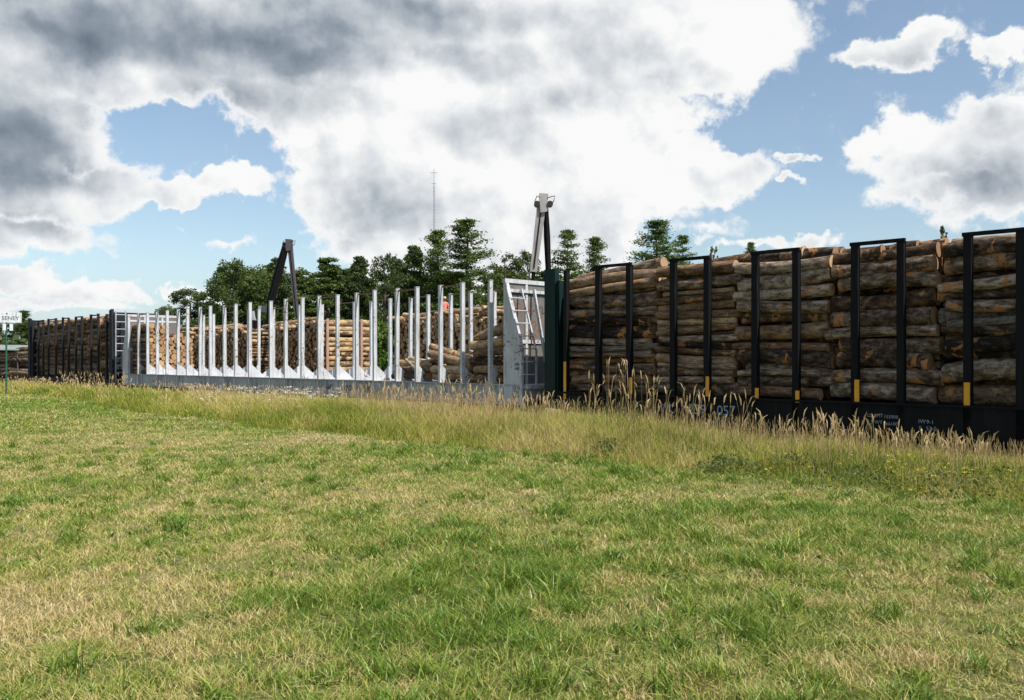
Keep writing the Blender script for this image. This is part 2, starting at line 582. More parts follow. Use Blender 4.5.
M['leaf'] = foliage_mat('broad_leaves', [(0, (.036, .064, .017)), (.5, (.078, .120, .032)), (1, (.165, .21, .06))])
M['leaf_dark'] = foliage_mat('dark_leaves', [(0, (.026, .048, .019)), (.5, (.055, .090, .032)), (1, (.115, .155, .055))])
M['leaf_light'] = foliage_mat('light_leaves', [(0, (.06, .11, .02)), (.5, (.10, .17, .03)), (1, (.17, .24, .06))])
M['leaf_airy'] = foliage_mat('sparse_leaves', [(0, (.03, .055, .016)), (.6, (.07, .10, .03)), (.85, (.12, .12, .05)), (1, (.22, .12, .05))])
M['needle'] = foliage_mat('pine_needles', [(0, (.036, .074, .022)), (.5, (.090, .145, .040)), (1, (.22, .28, .09))], .25)
M['grass'] = foliage_mat('lawn_blades', [(0, (.075, .155, .018)), (.25, (.150, .245, .028)), (.45, (.30, .345, .062)), (.65, (.48, .41, .14)), (1, (.66, .49, .27))], .3, .03, .42)
M['tall'] = foliage_mat('tall_grass_blades', [(0, (.05, .095, .014)), (.25, (.17, .225, .024)), (.5, (.40, .41, .055)), (.75, (.58, .48, .15)), (1, (.70, .54, .30))], .35)
M['seed'] = foliage_mat('seed_heads', [(0, (.34, .22, .10)), (.5, (.58, .42, .22)), (1, (.80, .64, .42))], .3)
M['petal_white'] = foliage_mat('white_petals', [(0, (.70, .72, .62)), (1, (.85, .86, .8))], .2)
M['petal_yellow'] = foliage_mat('yellow_petals', [(0, (.65, .45, .02)), (1, (.85, .66, .04))], .2)


def trunk_mat():
    m, t, out = newmat('tree_bark')
    co = t.n('ShaderNodeTexCoord').outputs['Object']
    f = t.noise(t.vm('MULTIPLY', co, (4, 4, .8)), 1.5, 5, .65)
    principled(t, out, t.ramp(f, [(.3, (.035, .028, .022)), (.7, (.16, .13, .10))]), .9, bump=f, bstr=.6)
    return m


M['trunk'] = trunk_mat()


def ground_mat():
    m, t, out = newmat('meadow_soil')
    co = t.n('ShaderNodeTexCoord').outputs['Object']
    a = t.noise(co, .35, 5, .6)
    b = t.noise(co, 9.0, 6, .7)
    c = t.ramp(t.math('ADD', t.math('MULTIPLY', a, .6), t.math('MULTIPLY', b, .4)),
               [(.35, (.07, .095, .028)), (.5, (.15, .145, .055)), (.65, (.26, .20, .11))])
    principled(t, out, c, .95, bump=b, bstr=.8, bdist=.03, spec=.1)
    return m


def ballast_mat():
    m, t, out = newmat('crushed_stone')
    co = t.n('ShaderNodeTexCoord').outputs['Object']
    v = t.n('ShaderNodeTexVoronoi')
    v.inputs['Scale'].default_value = 16
    t.put(v.inputs['Vector'], co)
    c = t.ramp(t.noise(v.outputs['Color'], 3, 2), [(.3, (.09, .08, .07)), (.7, (.28, .25, .22))])
    principled(t, out, c, .95, bump=v.outputs['Distance'], bstr=1, bdist=.04, spec=.2)
    return m


M['ground'] = ground_mat()
M['ballast'] = ballast_mat()


# ------------------------------------------------------------------ ground
def nz(x, y):
    return x * NX + y * NY


def ground_z(x, y):
    n = nz(x, y)
    near = 0.05 * (fbm(x * .22 + 40, y * .22 + 40, 3) - .5) * 2
    dip = -0.5 * np.clip((n - 14.6) / 3.2, 0, 1) ** 1.3
    return near * np.clip((60 - n) / 40, 0, 1) + dip


def build_ground():
    sv = np.concatenate([np.arange(-900, -60, 60), np.arange(-60, -10, 5), np.arange(-10, 40, .6), np.arange(40, 90, 2.0), np.arange(90, 200, 20), np.arange(200, 1500, 100)])
    nv = np.concatenate([np.arange(-600, -40, 60), np.arange(-40, -6, 4), np.arange(-6, 20, .45), np.arange(20, 60, 4.0), np.arange(60, 200, 20), np.arange(200, 1600, 100)])
    S, N = np.meshgrid(sv, nv)
    X, Y = S * DX + N * NX, S * DY + N * NY
    Z = ground_z(X, Y)
    V = np.stack([X, Y, Z], -1).reshape(-1, 3)
    a, b = len(nv), len(sv)
    i, j = np.meshgrid(np.arange(a - 1), np.arange(b - 1), indexing='ij')
    q = np.stack([i * b + j, (i + 1) * b + j, (i + 1) * b + j + 1, i * b + j + 1], -1).reshape(-1)
    o = mesh_np('ground', V, q, np.arange(0, len(q), 4), M['ground'], True)
    tag(o, kind='structure')
    # ballast bed of the siding
    mb = MB()
    prof = [(18.3, -.56), (19.0, -.36), (22.9, -.36), (23.7, -.56)]
    ss = np.arange(-60, 260, 8.0)
    vs = [W(s, n, z) for s in ss for n, z in prof]
    fs = [(k * 4 + i, k * 4 + i + 1, k * 4 + 5 + i, k * 4 + 4 + i) for k in range(len(ss) - 1) for i in range(3)]
    mb.add(vs, fs, 0, False)
    tag(mb.build('ballast_path', M['ballast']), kind='structure')


build_ground()

RAIL_TOP = -0.17


def build_track():
    t = empty('railway_track', W(0, 20.95, -.36), TRACK_ROT)
    tag(t, 'rusty rails on timber sleepers under the parked log train', 'railway track')
    for y in (-.75, .75):
        mb = MB()
        mb.box(-260, 60, y - .07, y + .07, 0.04, .055)
        mb.box(-260, 60, y - .012, y + .012, .055, .15)
        mb.box(-260, 60, y - .036, y + .036, .15, .19)
        mb.build('rail', M['rail'], t)
    mb = MB()
    for k in range(280):
        x = 25 - k * .55
        mb.box(x - .11, x + .11, -1.28, 1.28, -.10, .038)
    o = mb.build('sleepers', M['tie'], t)
    o['kind'] = 'stuff'


build_track()

# ------------------------------------------------------------------ logs
LOG_R, LOG_L = .15, 2.45


def log_arrays(seed, sides=14, segs=9):
    g = np.random.default_rng(seed)
    th = np.arange(sides) / sides * 2 * PI
    xs = np.linspace(-LOG_L / 2, LOG_L / 2, segs)
    ph, am = g.random(4) * 6.28, g.random(4)
    bend = (g.random(2) - .5) * .13
    taper = 1 + (g.random() * .16 - .02) * np.linspace(-1, 1, segs) * .6
    V = []
    kx, kt = g.random(3) * 2 - 1, g.random(3) * 6.28
    for i, x in enumerate(xs):
        u = x / LOG_L * 2
        rr = LOG_R * taper[i] * (1 + .035 * np.sin(2 * th + ph[0] + .6 * u) * am[0] + .025 * np.sin(3 * th + ph[1] + u) * am[1] + .025 * np.sin(5 * th + ph[2] - 3 * u)
                                 + .018 * math.sin(4 * u + ph[3]))
        for a, b in zip(kx, kt):
            rr = rr + LOG_R * .13 * np.exp(-((u - a) / .13) ** 2) * np.exp(-(np.abs(np.angle(np.exp(1j * (th - b)))) / .45) ** 2)
        oy, oz = bend[0] * (1 - u * u), bend[1] * (1 - u * u)
        tilt = (g.random() - .5) * .02 if i in (0, segs - 1) else 0
        V.append(np.stack([np.full(sides, x) + tilt * np.cos(th), oy + rr * np.cos(th), oz + rr * np.sin(th)], -1))
    V = np.concatenate(V)
    side = []
    for i in range(segs - 1):
        for k in range(sides):
            side.append((i * sides + k, i * sides + (k + 1) % sides, (i + 1) * sides + (k + 1) % sides, (i + 1) * sides + k))
    return V, side, sides, segs


def make_log_mesh(seed, bark, cut):
    V, side, sides, segs = log_arrays(seed)
    e0 = V[:sides]
    e1 = V[-sides:]
    n0 = len(V)
    allv = np.concatenate([V, e0, e1, e0.mean(0)[None], e1.mean(0)[None]])
    faces = list(side)
    mi = [0] * len(side)
    for k in range(sides):
        faces.append((n0 + (k + 1) % sides, n0 + k, n0 + 2 * sides))
        faces.append((n0 + sides + k, n0 + sides + (k + 1) % sides, n0 + 2 * sides + 1))
        mi += [1, 1]
    me = bpy.data.meshes.new('log')
    me.from_pydata(allv.tolist(), [], faces)
    me.materials.append(bark)
    me.materials.append(cut)
    me.polygons.foreach_set('material_index', mi)
    me.polygons.foreach_set('use_smooth', [m == 0 for m in mi])
    a = me.attributes.new('lco', 'FLOAT_VECTOR', 'POINT')
    a.data.foreach_set('vector', allv.astype(np.float32).ravel())
    a = me.attributes.new('rnd', 'FLOAT', 'POINT')
    a.data.foreach_set('value', np.full(len(allv), (seed * .377) % 1, dtype=np.float32))
    me.update()
    return me


LOGM = {'birch': [make_log_mesh(70 + i, M['bark_birch'], M['cut']) for i in range(4)],
        'grey': [make_log_mesh(i, M['bark_grey'], M['cut']) for i in range(9)],
        'brown': [make_log_mesh(20 + i, M['bark_brown'], M['cut']) for i in range(7)],
        'pale': [make_log_mesh(40 + i, M['bark_pale'], M['cut_pale']) for i in range(5)]}
REST = []        # logs beyond the three hundred that show largest: (matrix, kind)


def log_matrix(centre, axis, r, L, roll):
    x = Vector(axis).normalized()
    z = Vector((0, 0, 1))
    y = z.cross(x).normalized()
    z = x.cross(y)
    m = Matrix((x, y, z)).transposed().to_4x4()
    m = Matrix.Translation(centre) @ m @ Matrix.Rotation(roll, 4, 'X') @ Matrix.Diagonal((L / LOG_L, r / LOG_R, r / LOG_R, 1))
    return m


def put_log(centre, axis, r, L, kind, label, group):
    o = bpy.data.objects.new('log', random.choice(LOGM[kind]))
    col.objects.link(o)
    o.matrix_world = log_matrix(centre, axis, r, L, random.random() * 6.28)
    tag(o, label, 'log', group)
    return o


def pack(width, rfun, height, seed, tries=50, wob=.02, lean=1.0):
    g = np.random.default_rng(seed)
    cs = np.zeros((0, 3))
    while len(cs) < 1500:
        r = rfun(g)
        ys = np.linspace(r, width - r, tries)
        z = np.full(tries, r)
        if len(cs):
            d = np.abs(ys[:, None] - cs[None, :, 0])
            s = r + cs[None, :, 2]
            h = np.where(d < s, cs[None, :, 1] + np.sqrt(np.maximum(s * s - d * d, 0)), 0)
            z = np.maximum(z, h.max(1))
        k = np.argmin(z + g.random(tries) * wob)
        H = height(ys[k]) if callable(height) else height
        if z[k] + r > H:
            ok = [i for i in range(tries) if z[i] + r <= (height(ys[i]) if callable(height) else height)]
            if not ok:
                break
            k = ok[int(np.argmin(z[ok]))]
        cs = np.vstack([cs, [ys[k], z[k], r]])
    return cs


def near_visible(cs, H):
    """index -> how much of each circle shows from the near side or as top silhouette"""
    cnt = {}
    for z in np.arange(.02, H + .3, .02):
        d = np.abs(cs[:, 1] - z)
        ok = d < cs[:, 2]
        if ok.any():
            y = np.where(ok, cs[:, 0] - np.sqrt(np.maximum(cs[:, 2] ** 2 - d ** 2, 0)), 99)
            k = int(np.argmin(y))
            cnt[k] = cnt.get(k, 0) + 1
    return cnt


ORD = ['topmost', 'second', 'third', 'fourth', 'fifth', 'sixth', 'seventh', 'eighth', 'ninth', 'tenth', 'eleventh', 'twelfth', 'thirteenth', 'fourteenth', 'fifteenth',
       'sixteenth', 'seventeenth', 'eighteenth', 'nineteenth', 'twentieth', 'twenty-first', 'twenty-second', 'twenty-third']


def ordw(i):
    return 'topmost' if i == 0 else ORD[i] + ' from the top'


# ------------------------------------------------------------------ cars
CY = 2.9          # width of the cars


def bogie_proto(parent, x):
    b = empty('bogie', (x, CY / 2, RAIL_TOP))
    b.parent = parent
    first = None
    for wx in (-.85, .85):
        for sy in (-1, 1):
            mb = MB()
            mb.disc((wx, sy * .76, .42), (0, 1, 0), .42, .11, 28)
            mb.disc((wx, sy * .69, .42), (0, 1, 0), .46, .03, 28)
            mb.disc((wx, sy * .85, .42), (0, 1, 0), .14, .10, 14)
            mb.build('wheel', M['iron'], b)
    for sy in (-1, 1):
        mb = MB()
        y = sy * .98
        mb.beam((-.85, y, .46), (-.3, y, .72), .12, .14)
        mb.beam((.85, y, .46), (.3, y, .72), .12, .14)
        mb.beam((-.32, y, .72), (.32, y, .72), .12, .12)
        mb.beam((-.85, y, .36), (-.3, y, .14), .12, .12)
        mb.beam((.85, y, .36), (.3, y, .14), .12, .12)
        mb.beam((-.32, y, .14), (.32, y, .14), .12, .10)
        for q in (-.85, .85):
            mb.box(q - .15, q + .15, y - .10, y + .10, .27, .57)
        for q in (-.14, 0, .14):
            mb.tube([(q, y, .18), (q, y, .66)], .06, 8)
        mb.build('side_frame', M['iron'], b)
    mb = MB()
    mb.box(-.2, .2, -1.0, 1.0, .5, .74)
    for q in (-.85, .85):
        mb.tube([(q, -.8, .42), (q, .8, .42)], .08, 10)
    mb.build('bolster', M['iron'], b)
    return b


def stake(parent, x, side, mat, z0, z1, deck, sx, sy, gusset=None, name='stake', lean=0.0, CY=CY):
    """side 0 = near, 1 = far; H section upright, optional gusset plate as sub-part"""
    mb = MB()
    if side == 0:
        a, b = 0.0, sy
    else:
        a, b = CY - sy, CY
    w = sx / 2
    f = .022
    zt = z1
    dx = lean

    def seg(xa, xb, ya, yb):
        mb.plate([(x + xa, ya, z0), (x + xb, ya, z0), (x + xb + dx, ya, zt), (x + xa + dx, ya, zt)], (0, yb - ya, 0))
    seg(-w, w, a, a + f)
    seg(-w, w, b - f, b)
    seg(-w * .30 + w * .55, w * .30 + w * .55, a + f, b - f)
    # cap plate
    mb.box(x - w - .01 + dx, x + w + .01 + dx, a - .01, b + .01, zt, zt + .015)
    o = mb.build(name, mat, parent)
    if gusset:
        gl, gh = gusset
        g = MB()
        if side == 0:
            g.plate([(x + w * .5, sy - .002, deck + .002), (x + w * .5, sy + gl, deck + .002), (x + w * .5, sy + gl, deck + .04), (x + w * .5, sy - .002, deck + gh)], (.014, 0, 0))
        else:
            g.plate([(x + w * .5, CY - sy + .002, deck + .002), (x + w * .5, CY - sy - gl, deck + .002), (x + w * .5, CY - sy - gl, deck + .04), (x + w * .5, CY - sy + .002, deck + gh)], (.014, 0, 0))
        g.build('gusset', mat, o)
    return o


def text(parent, body, x, z, size, mat, y=-.012, name='lettering', sx=1.0, rz=0.0):
    cu = bpy.data.curves.new(name, 'FONT')
    cu.body = body
    cu.size = size
    cu.extrude = .002
    cu.materials.append(mat)
    cu.resolution_u = 3
    tmp = bpy.data.objects.new(name + '_curve', cu)
    col.objects.link(tmp)
    bpy.context.view_layer.update()
    me = bpy.data.meshes.new_from_object(tmp.evaluated_get(bpy.context.evaluated_depsgraph_get()))
    bpy.data.objects.remove(tmp)
    o = bpy.data.objects.new(name, me)
    col.objects.link(o)
    o.parent = parent
    o.location = (x, y, z)
    o.rotation_euler = (R(90), 0, rz)
    o.scale = (sx, 1, 1)
    return o


def coupler(parent, x, d):
    mb = MB()
    mb.box(min(x, x + d * .45), max(x, x + d * .45), CY / 2 - .09, CY / 2 + .09, .50, .68)
    mb.box(min(x + d * .40, x + d * .68), max(x + d * .40, x + d * .68), CY / 2 - .15, CY / 2 + .15, .44, .74)
    mb.build('coupler', M['iron'], parent)


def X(px):                       # pixel on the near side plane -> local x of the train
    return -s_of(px)


def U(u):                        # measured stake rhythm -> local x
    return -(5.75 + 1.25 * (u - 19.62))


TRAIN = W(0, N0, 0)

# ---- white empty log car
DECK_W = .93


def white_car():
    c = empty('log_flatcar', TRAIN, TRACK_ROT)
    tag(c, 'white bulkhead log flatcar with tall bare stakes, mostly empty, middle of the train', 'railway car')
    xl, xr = X(128.0), X(503.5)
    zt = 4.27
    mb = MB()
    mb.box(xl - .6, xr + 1.0, .10, CY - .10, DECK_W - .12, DECK_W)
    mb.build('deck', M['white_paint'], c)
    for y0, y1 in ((.02, .10), (CY - .10, CY - .02)):
        mb = MB()
        mb.box(xl - .6, xr + .85, y0, y1, .34, DECK_W - .003)
        # chord flanges
        ya, yb = (y0 - .02, y1) if y0 < 1 else (y0, y1 + .02)
        mb.box(xl - .6, xr + .85, ya - .03, yb - .002, DECK_W - .03, DECK_W + .005)
        mb.box(xl - .6, xr + .85, ya - .03, yb - .002, .30, .34)
        mb.build('side_sill', M['sill_paint'], c)
    mb = MB()
    mb.box(xl - .4, xr + .6, CY / 2 - .35, CY / 2 + .35, .30, DECK_W - .125)
    mb.build('centre_sill', M['iron'], c)
    near_px = [489, 461, 439, 415.3, 395.4, 373.3, 355.4, 336, 317.8, 301, 284.3, 269.3, 248.6, 234.3, 222.9, 209, 198.8, 186.2, 176.7, 165.8, 156, 146.4, 137.4]
    xs = [X(p) for p in near_px]
    for i, x in enumerate(xs):
        stake(c, x, 0, M['white_paint'], .36, zt + random.uniform(-.03, .03), DECK_W + .005, .10, .14, (.62, .56), lean=random.uniform(-.02, .02))
        if i < 21:
            stake(c, x, 1, M['white_paint'], .36, zt - .05 + random.uniform(-.05, .04), DECK_W + .005, .10, .13, (.60, .52), lean=random.uniform(-.06, .06), CY=2.68)
    # tie bars across the tops of stake pairs
    for a, b in ((1, 2), (3, 4), (5, 6), (7, 8), (9, 10), (13, 14), (15, 16), (17, 18), (19, 20), (21, 22)):
        for y in (.08, 2.58):
            mb = MB()
            mb.box(xs[b] + .07, xs[a] - .07, y - .03, y + .03, zt - .10, zt - .05)
            mb.build('tie_bar', M['rusty_bar'], c)
    # small ribs and boxes on the sill
    for x in xs[::2]:
        for q in (.25, .62):
            mb = MB()
            mb.box(x + q, x + q + .04, -.02, .019, .342, DECK_W - .032)
            mb.build('sill_rib', M['sill_paint'], c)
    for sgn, xb, nm in ((1, xr, 'near'), (-1, xl, 'far')):
        bh = MB()
        th = .05
        f0, f1 = (xb, xb + th) if sgn > 0 else (xb - th, xb)
        bh.box(f0, f1, .12, CY - .12, DECK_W + .003, zt - .14)
        o = bh.build('bulkhead', M['panel_paint'], c)
        fr = MB()
        e = xb + sgn * .10
        lo, hi = min(xb - sgn * .02, e), max(xb - sgn * .02, e)
        fr.box(lo, hi, -.02, CY + .02, zt - .13, zt + .0)
        fr.box(lo + .01, hi + (.04 if sgn > 0 else 0), .11, CY - .11, zt - .42, zt - .32)
        fr.box(lo + .01, hi, .11, CY - .11, DECK_W + 1.3, DECK_W + 1.42)
        for y in (.9, CY - .9 - .1):
            fr.box(lo + .012, hi - .012, y, y + .10, DECK_W + .004, zt - .135)
        fr.build('bulkhead_frame', M['white_paint'], o)
        for y0, y1 in ((0, .12), (CY - .12, CY)):
            pl = MB()
            out_top, out_bot = xb + sgn * .12, xb + sgn * .80
            pl.plate([(xb, y0, DECK_W - .55), (out_bot, y0, DECK_W - .55), (out_bot, y0, DECK_W + 1.15), (out_top, y0, zt - .14), (xb, y0, zt - .14)], (0, y1 - y0, 0))
            pl.build('end_post', M['white_paint'], o)
        if sgn < 0:
            continue
        # ladder up the sloping end
        la = MB()
        for y in (-.05, .60):
            la.beam((xb + sgn * .20, y, zt - .30), (xb + sgn * .86, y, DECK_W + 1.05), .05, .05)
            la.beam((xb + sgn * .86, y, DECK_W + 1.1), (xb + sgn * .86, y, .20), .05, .05)
        nrung = 10
        for k in range(nrung):
            z = zt - .62 - k * .40
            if z < .2:
                break
            q = np.clip((zt - .30 - z) / (zt - .30 - DECK_W - 1.05), 0, 1)
            xx = xb + sgn * (.20 + .66 * q)
            la.tube([(xx + sgn * .03, -.05, z), (xx + sgn * .03, .60, z)], .02, 6)
        la.build('ladder', M['white_paint'], c)
        br = MB()
        for y in (1.2, CY - .7):
            br.beam((xb + sgn * .16, y, zt - .30), (xb + sgn * .85, y, DECK_W + .05), .10, .06, up=(0, 1, 0))
        br.build('brace', M['white_paint'], c)
        es = MB()
        es.box(min(xb, xb + sgn * .9), max(xb, xb + sgn * .9), .125, CY - .125, .45, DECK_W - .125)
        es.build('end_sill', M['sill_paint'], c)
    coupler(c, xr + .9, 1)
    coupler(c, xl - .9, -1)
    bogie_proto(c, xr - 1.6)
    bogie_proto(c, xl + 1.8)
    text(c, "HC", X(326), .50, .34, M['letter_dark'], name='marking')
    text(c, "JNI", X(345), .50, .34, M['letter_dark'], name='marking')
    text(c, "21", X(365), .50, .34, M['letter_dark'], name='marking')
    text(c, "[ ]", X(225), .50, .36, M['letter_dark'], name='marking')
    text(c, "BW\nNIE", X(515.0), 1.52, .13, M['letter_dark'], name='marking')
    text(c, "LT 21\nBLD\n5-79", X(513.5), .78, .13, M['letter_dark'], name='marking')
    t2 = text(c, "- TL", 0, 0, .34, M['letter_dark'], name='marking')
    t2.location = (xr + .054, 1.25, zt - 1.05)
    t2.rotation_euler = (R(90), 0, R(90))
    return xl, xr


WXL, WXR = white_car()

# ---- black loaded car on the right
DECK_B = .76


def black_car():
    c = empty('log_flatcar', TRAIN, TRACK_ROT)
    tag(c, 'black log car loaded to the top with grey logs, dark green end bulkhead', 'railway car')
    xl = X(557.0)                       # inner face of the green bulkhead
    xr = xl + 16.2
    mb = MB()
    mb.box(xl - .5, xr + .5, .06, CY - .06, DECK_B - .12, DECK_B)
    mb.build('deck', M['black_paint'], c)
    for y0, y1 in ((.0, .06), (CY - .06, CY)):
        mb = MB()
        mb.plate([(xl - .5, y0, DECK_B), (xl - .5, y0, .28), (xl + 3.0, y0, .02), (xr - 3.0, y0, .02), (xr + .5, y0, .28), (xr + .5, y0, DECK_B)], (0, y1 - y0, 0))
        yy = (y0 - .05, y0 - .002) if y0 < 1 else (y1 + .002, y1 + .05)
        mb.box(xl - .5, xr + .5, yy[0], yy[1], DECK_B - .04, DECK_B + .01)
        mb.box(xl + 3.0, xr - 3.0, yy[0], yy[1], .0, .03)
        mb.build('side_sill', M['black_paint'], c)
    mb = MB()
    mb.box(xl - .3, xr + .3, CY / 2 - .35, CY / 2 + .35, .05, DECK_B - .125)
    mb.build('centre_sill', M['iron'], c)
    pxs = [597, 628, 672, 706, 754, 795, 854, 900, 967, 1020]
    xs = [X(p) for p in pxs]
    per = xs[9] - xs[7]
    xs += [xs[8] + per, xs[9] + per, xs[8] + 2 * per]
    x0 = X(565)
    zt = lambda x: 4.33 - .10 * np.clip((x - xl) / 13, 0, 1)
    allx = [x0] + xs
    for i, x in enumerate(allx):
        o = stake(c, x, 0, M['black_paint'], .10, zt(x), DECK_B, .155 if i else .12, .14, None)
        stake(c, x, 1, M['black_paint'], .10, zt(x), DECK_B, .16, .15, None)
    pairs = [(1, 2), (3, 4), (5, 6), (7, 8), (9, 10), (11, 12)]
    for a, b in pairs:
        for y in (-.01, CY - .07):
            mb = MB()
            za = zt(allx[a]) + .0
            mb.plate([(allx[a] - .10, y, za - .005), (allx[b] + .10, y, zt(allx[b]) - .005), (allx[b] + .10, y, zt(allx[b]) + .075), (allx[a] - .10, y, za + .075)], (0, .08, 0))
            mb.build('tie_bar', M['black_paint'], c)
    for px, z1, z0, w in ((565, 1.65, .55, .10), (631, 1.22, .72, .10), (707.5, 1.28, .72, .10), (757, 1.02, .74, .10), (797.5, .98, .70, .10), (857, 1.26, .74, .11), (967, 1.24, .74, .12)):
        mb = MB()
        x = X(px)
        mb.box(x - w / 2, x + w / 2, -.012, -.003, z0, z1)
        mb.build('reflector', M['yellow'], c)
    for sgn, xb, mat in ((-1, xl, M['green_paint']), (1, xr, M['black_paint'])):
        bh = MB()
        f0, f1 = sorted((xb, xb + sgn * .06))
        bh.box(f0, f1, .04, CY - .04, DECK_B + .003, 4.05)
        o = bh.build('bulkhead', mat, c)
        for y0, y1 in ((-.02, .16), (CY - .16, CY + .02)):
            pl = MB()
            f0, f1 = sorted((xb + sgn * .062, xb + sgn * .50))
            pl.box(f0, f1, y0, y1, DECK_B - .5, 4.42)
            pl.build('end_post', mat, o)
        fr = MB()
        f0, f1 = sorted((xb + sgn * .062, xb + sgn * .30))
        fr.box(f0, f1, .165, CY - .165, 3.95, 4.08)
        fr.box(f0, f1, .165, CY - .165, 2.4, 2.52)
        fr.build('bulkhead_frame', mat, o)
    coupler(c, xl - .5, -1)
    coupler(c, xr + .5, 1)
    bogie_proto(c, xl + 1.7)
    bogie_proto(c, xr - 1.7)
    text(c, "WC", X(660.5), .30, .34, M['letter_white'], name='lettering', sx=.8)
    text(c, "239", X(688.5), .31, .36, M['letter_white'], name='lettering')
    text(c, "057", X(717), .31, .36, M['letter_white'], name='lettering')
    text(c, "LD LMT", X(867.5), .445, .105, M['letter_white'], name='marking')
    text(c, "155900", X(884), .43, .105, M['letter_white'], name='marking')
    text(c, "LT WT", X(868.5), .30, .105, M['letter_white'], name='marking')
    text(c, "66100", X(886), .28, .105, M['letter_white'], name='marking')
    text(c, "IW", X(918.5), .36, .12, M['letter_white'], name='marking')
    text(c, "9-1", X(926.5), .355, .12, M['letter_white'], name='marking')
    text(c, "IL", X(919), .22, .12, M['letter_white'], name='marking')
    text(c, "53-0", X(926.2), .215, .12, M['letter_white'], name='marking')
    return xl, xr, allx


BXL, BXR, BSTK = black_car()

# ---- far loaded car at the left
DECK_F = .58


def far_car():
    c = empty('log_flatcar', TRAIN, TRACK_ROT)
    tag(c, 'dark grey log car full of small logs, far end of the train', 'railway car')
    xr = X(109)                         # near bulkhead
    xl = X(30.5)
    mb = MB()
    mb.box(xl - .4, xr + .5, .06, CY - .06, DECK_F - .12, DECK_F)
    mb.build('deck', M['dark_grey_paint'], c)
    for y0, y1 in ((.0, .06), (CY - .06, CY)):
        mb = MB()
        mb.box(xl - .4, xr + .5, y0, y1, .0, DECK_F - .002)
        mb.build('side_sill', M['dark_grey_paint'], c)
    for p in (32, 37.5, 42.3, 47.6, 55, 62, 67.7, 75, 81, 90, 97.3, 105.8):
        stake(c, X(p), 0, M['dark_grey_paint'], .25, 4.42 + random.uniform(-.05, .05), DECK_F, .135, .12, None)
        stake(c, X(p), 1, M['dark_grey_paint'], .25, 4.42, DECK_F, .15, .14, None)
    for a, b in ((90, 97.3), (75, 81), (62, 67.7), (47.6, 55), (37.5, 42.3)):
        mb = MB()
        mb.box(X(a) + .08, X(b) - .08, .02, .08, 4.36, 4.43)
        mb.build('tie_bar', M['dark_grey_paint'], c)
    for sgn, xb in ((1, xr), (-1, xl)):
        bh = MB()
        f0, f1 = sorted((xb, xb + sgn * .06))
        bh.box(f0, f1, .04, CY - .04, DECK_F + .003, 4.5)
        o = bh.build('bulkhead', M['dark_grey_paint'], c)
        for y0, y1 in ((-.02, .12), (CY - .12, CY + .02)):
            pl = MB()
            pl.plate([(xb + sgn * .062, y0, .3), (xb + sgn * .62, y0, .3), (xb + sgn * .56, y0, 2.0), (xb + sgn * .45, y0, 4.66), (xb + sgn * .062, y0, 4.60)], (0, y1 - y0, 0))
            pl.build('end_post', M['dark_grey_paint'], o)
    la = MB()
    for y in (.10, .66):
        la.box(xr + .66, xr + .72, y, y + .06, .35, 4.55)
    for k in range(10):
        la.tube([(xr + .69, .12, .55 + k * .42), (xr + .69, .70, .55 + k * .42)], .035, 6)
    for z in (1.2, 4.3):
        for y in (.13, .69):
            la.box(xr + .40, xr + .665, y - .02, y + .02, z, z + .04)
    la.build('ladder', M['galv'], c)
    coupler(c, xr + .5, 1)
    bogie_proto(c, xr - 1.7)
    bogie_proto(c, xl + 1.7)
    return xl, xr


FXL, FXR = far_car()

TAX = Vector((-DX, -DY, 0))       # local +x in the world


def tw(x, y, z):                  # train-local to world
    return W(-x, N0 + y, z)


LOGS = []     # candidate logs on the cars: score, args


def load_bundle(x0, x1, deck, H, rfun, seed, kindf, group, where, prio=1.0, crown=.18, inset=.17):
    cs = pack(CY - 2 * inset, rfun, lambda y: H + crown * math.sin(PI * min(max(y / (CY - .3), 0), 1)), seed)
    vis = near_visible(cs, H)
    order = sorted([k for k, v in vis.items() if v >= 2], key=lambda k: -cs[k, 1])
    g = np.random.default_rng(seed + 900)
    Lb = x1 - x0
    cx = (x0 + x1) / 2
    tops = sorted([k for k in range(len(cs)) if cs[k, 1] > cs[:, 1].max() - .45 and k not in order], key=lambda k: cs[k, 0])
    for k in range(len(cs)):
        y, z, r = cs[k]
        L = Lb * (g.uniform(.86, 1.0) if g.random() < .45 else g.uniform(.95, 1.05)) - .02
        sh = g.uniform(-.10, .10)
        pitch = g.normal(0, .030) + (g.choice([-1, 1]) * .05 if g.random() < .10 else 0)
        yaw = g.normal(0, .012)
        ax = TAX + Vector((NX, NY, 0)) * yaw + Vector((0, 0, 1)) * pitch
        ctr = tw(cx + sh, inset + y, deck + z + .01)
        kd = kindf(g)
        if k in order:
            lab = f"log, {ordw(order.index(k))} in the {where}"
            LOGS.append((vis[k] * prio, ctr, ax, r * .99, L, kd, lab, group))
        elif k in tops and len(tops) < 30:
            i = tops.index(k)
            lab = f"crown log, {('nearest' if i == 0 else ORD[i] + ' from our side')} atop the {where}"
            LOGS.append((2.5 * prio, ctr, ax, r * .99, L, kd, lab, group))
        else:
            REST.append((log_matrix(ctr, ax, r * .99, L, g.random() * 6.28), kd))


def kmix(pg, pb):
    return lambda g: ('birch' if g.random() < .08 else 'grey') if g.random() < pg else ('brown' if g.random() < pb else 'pale')


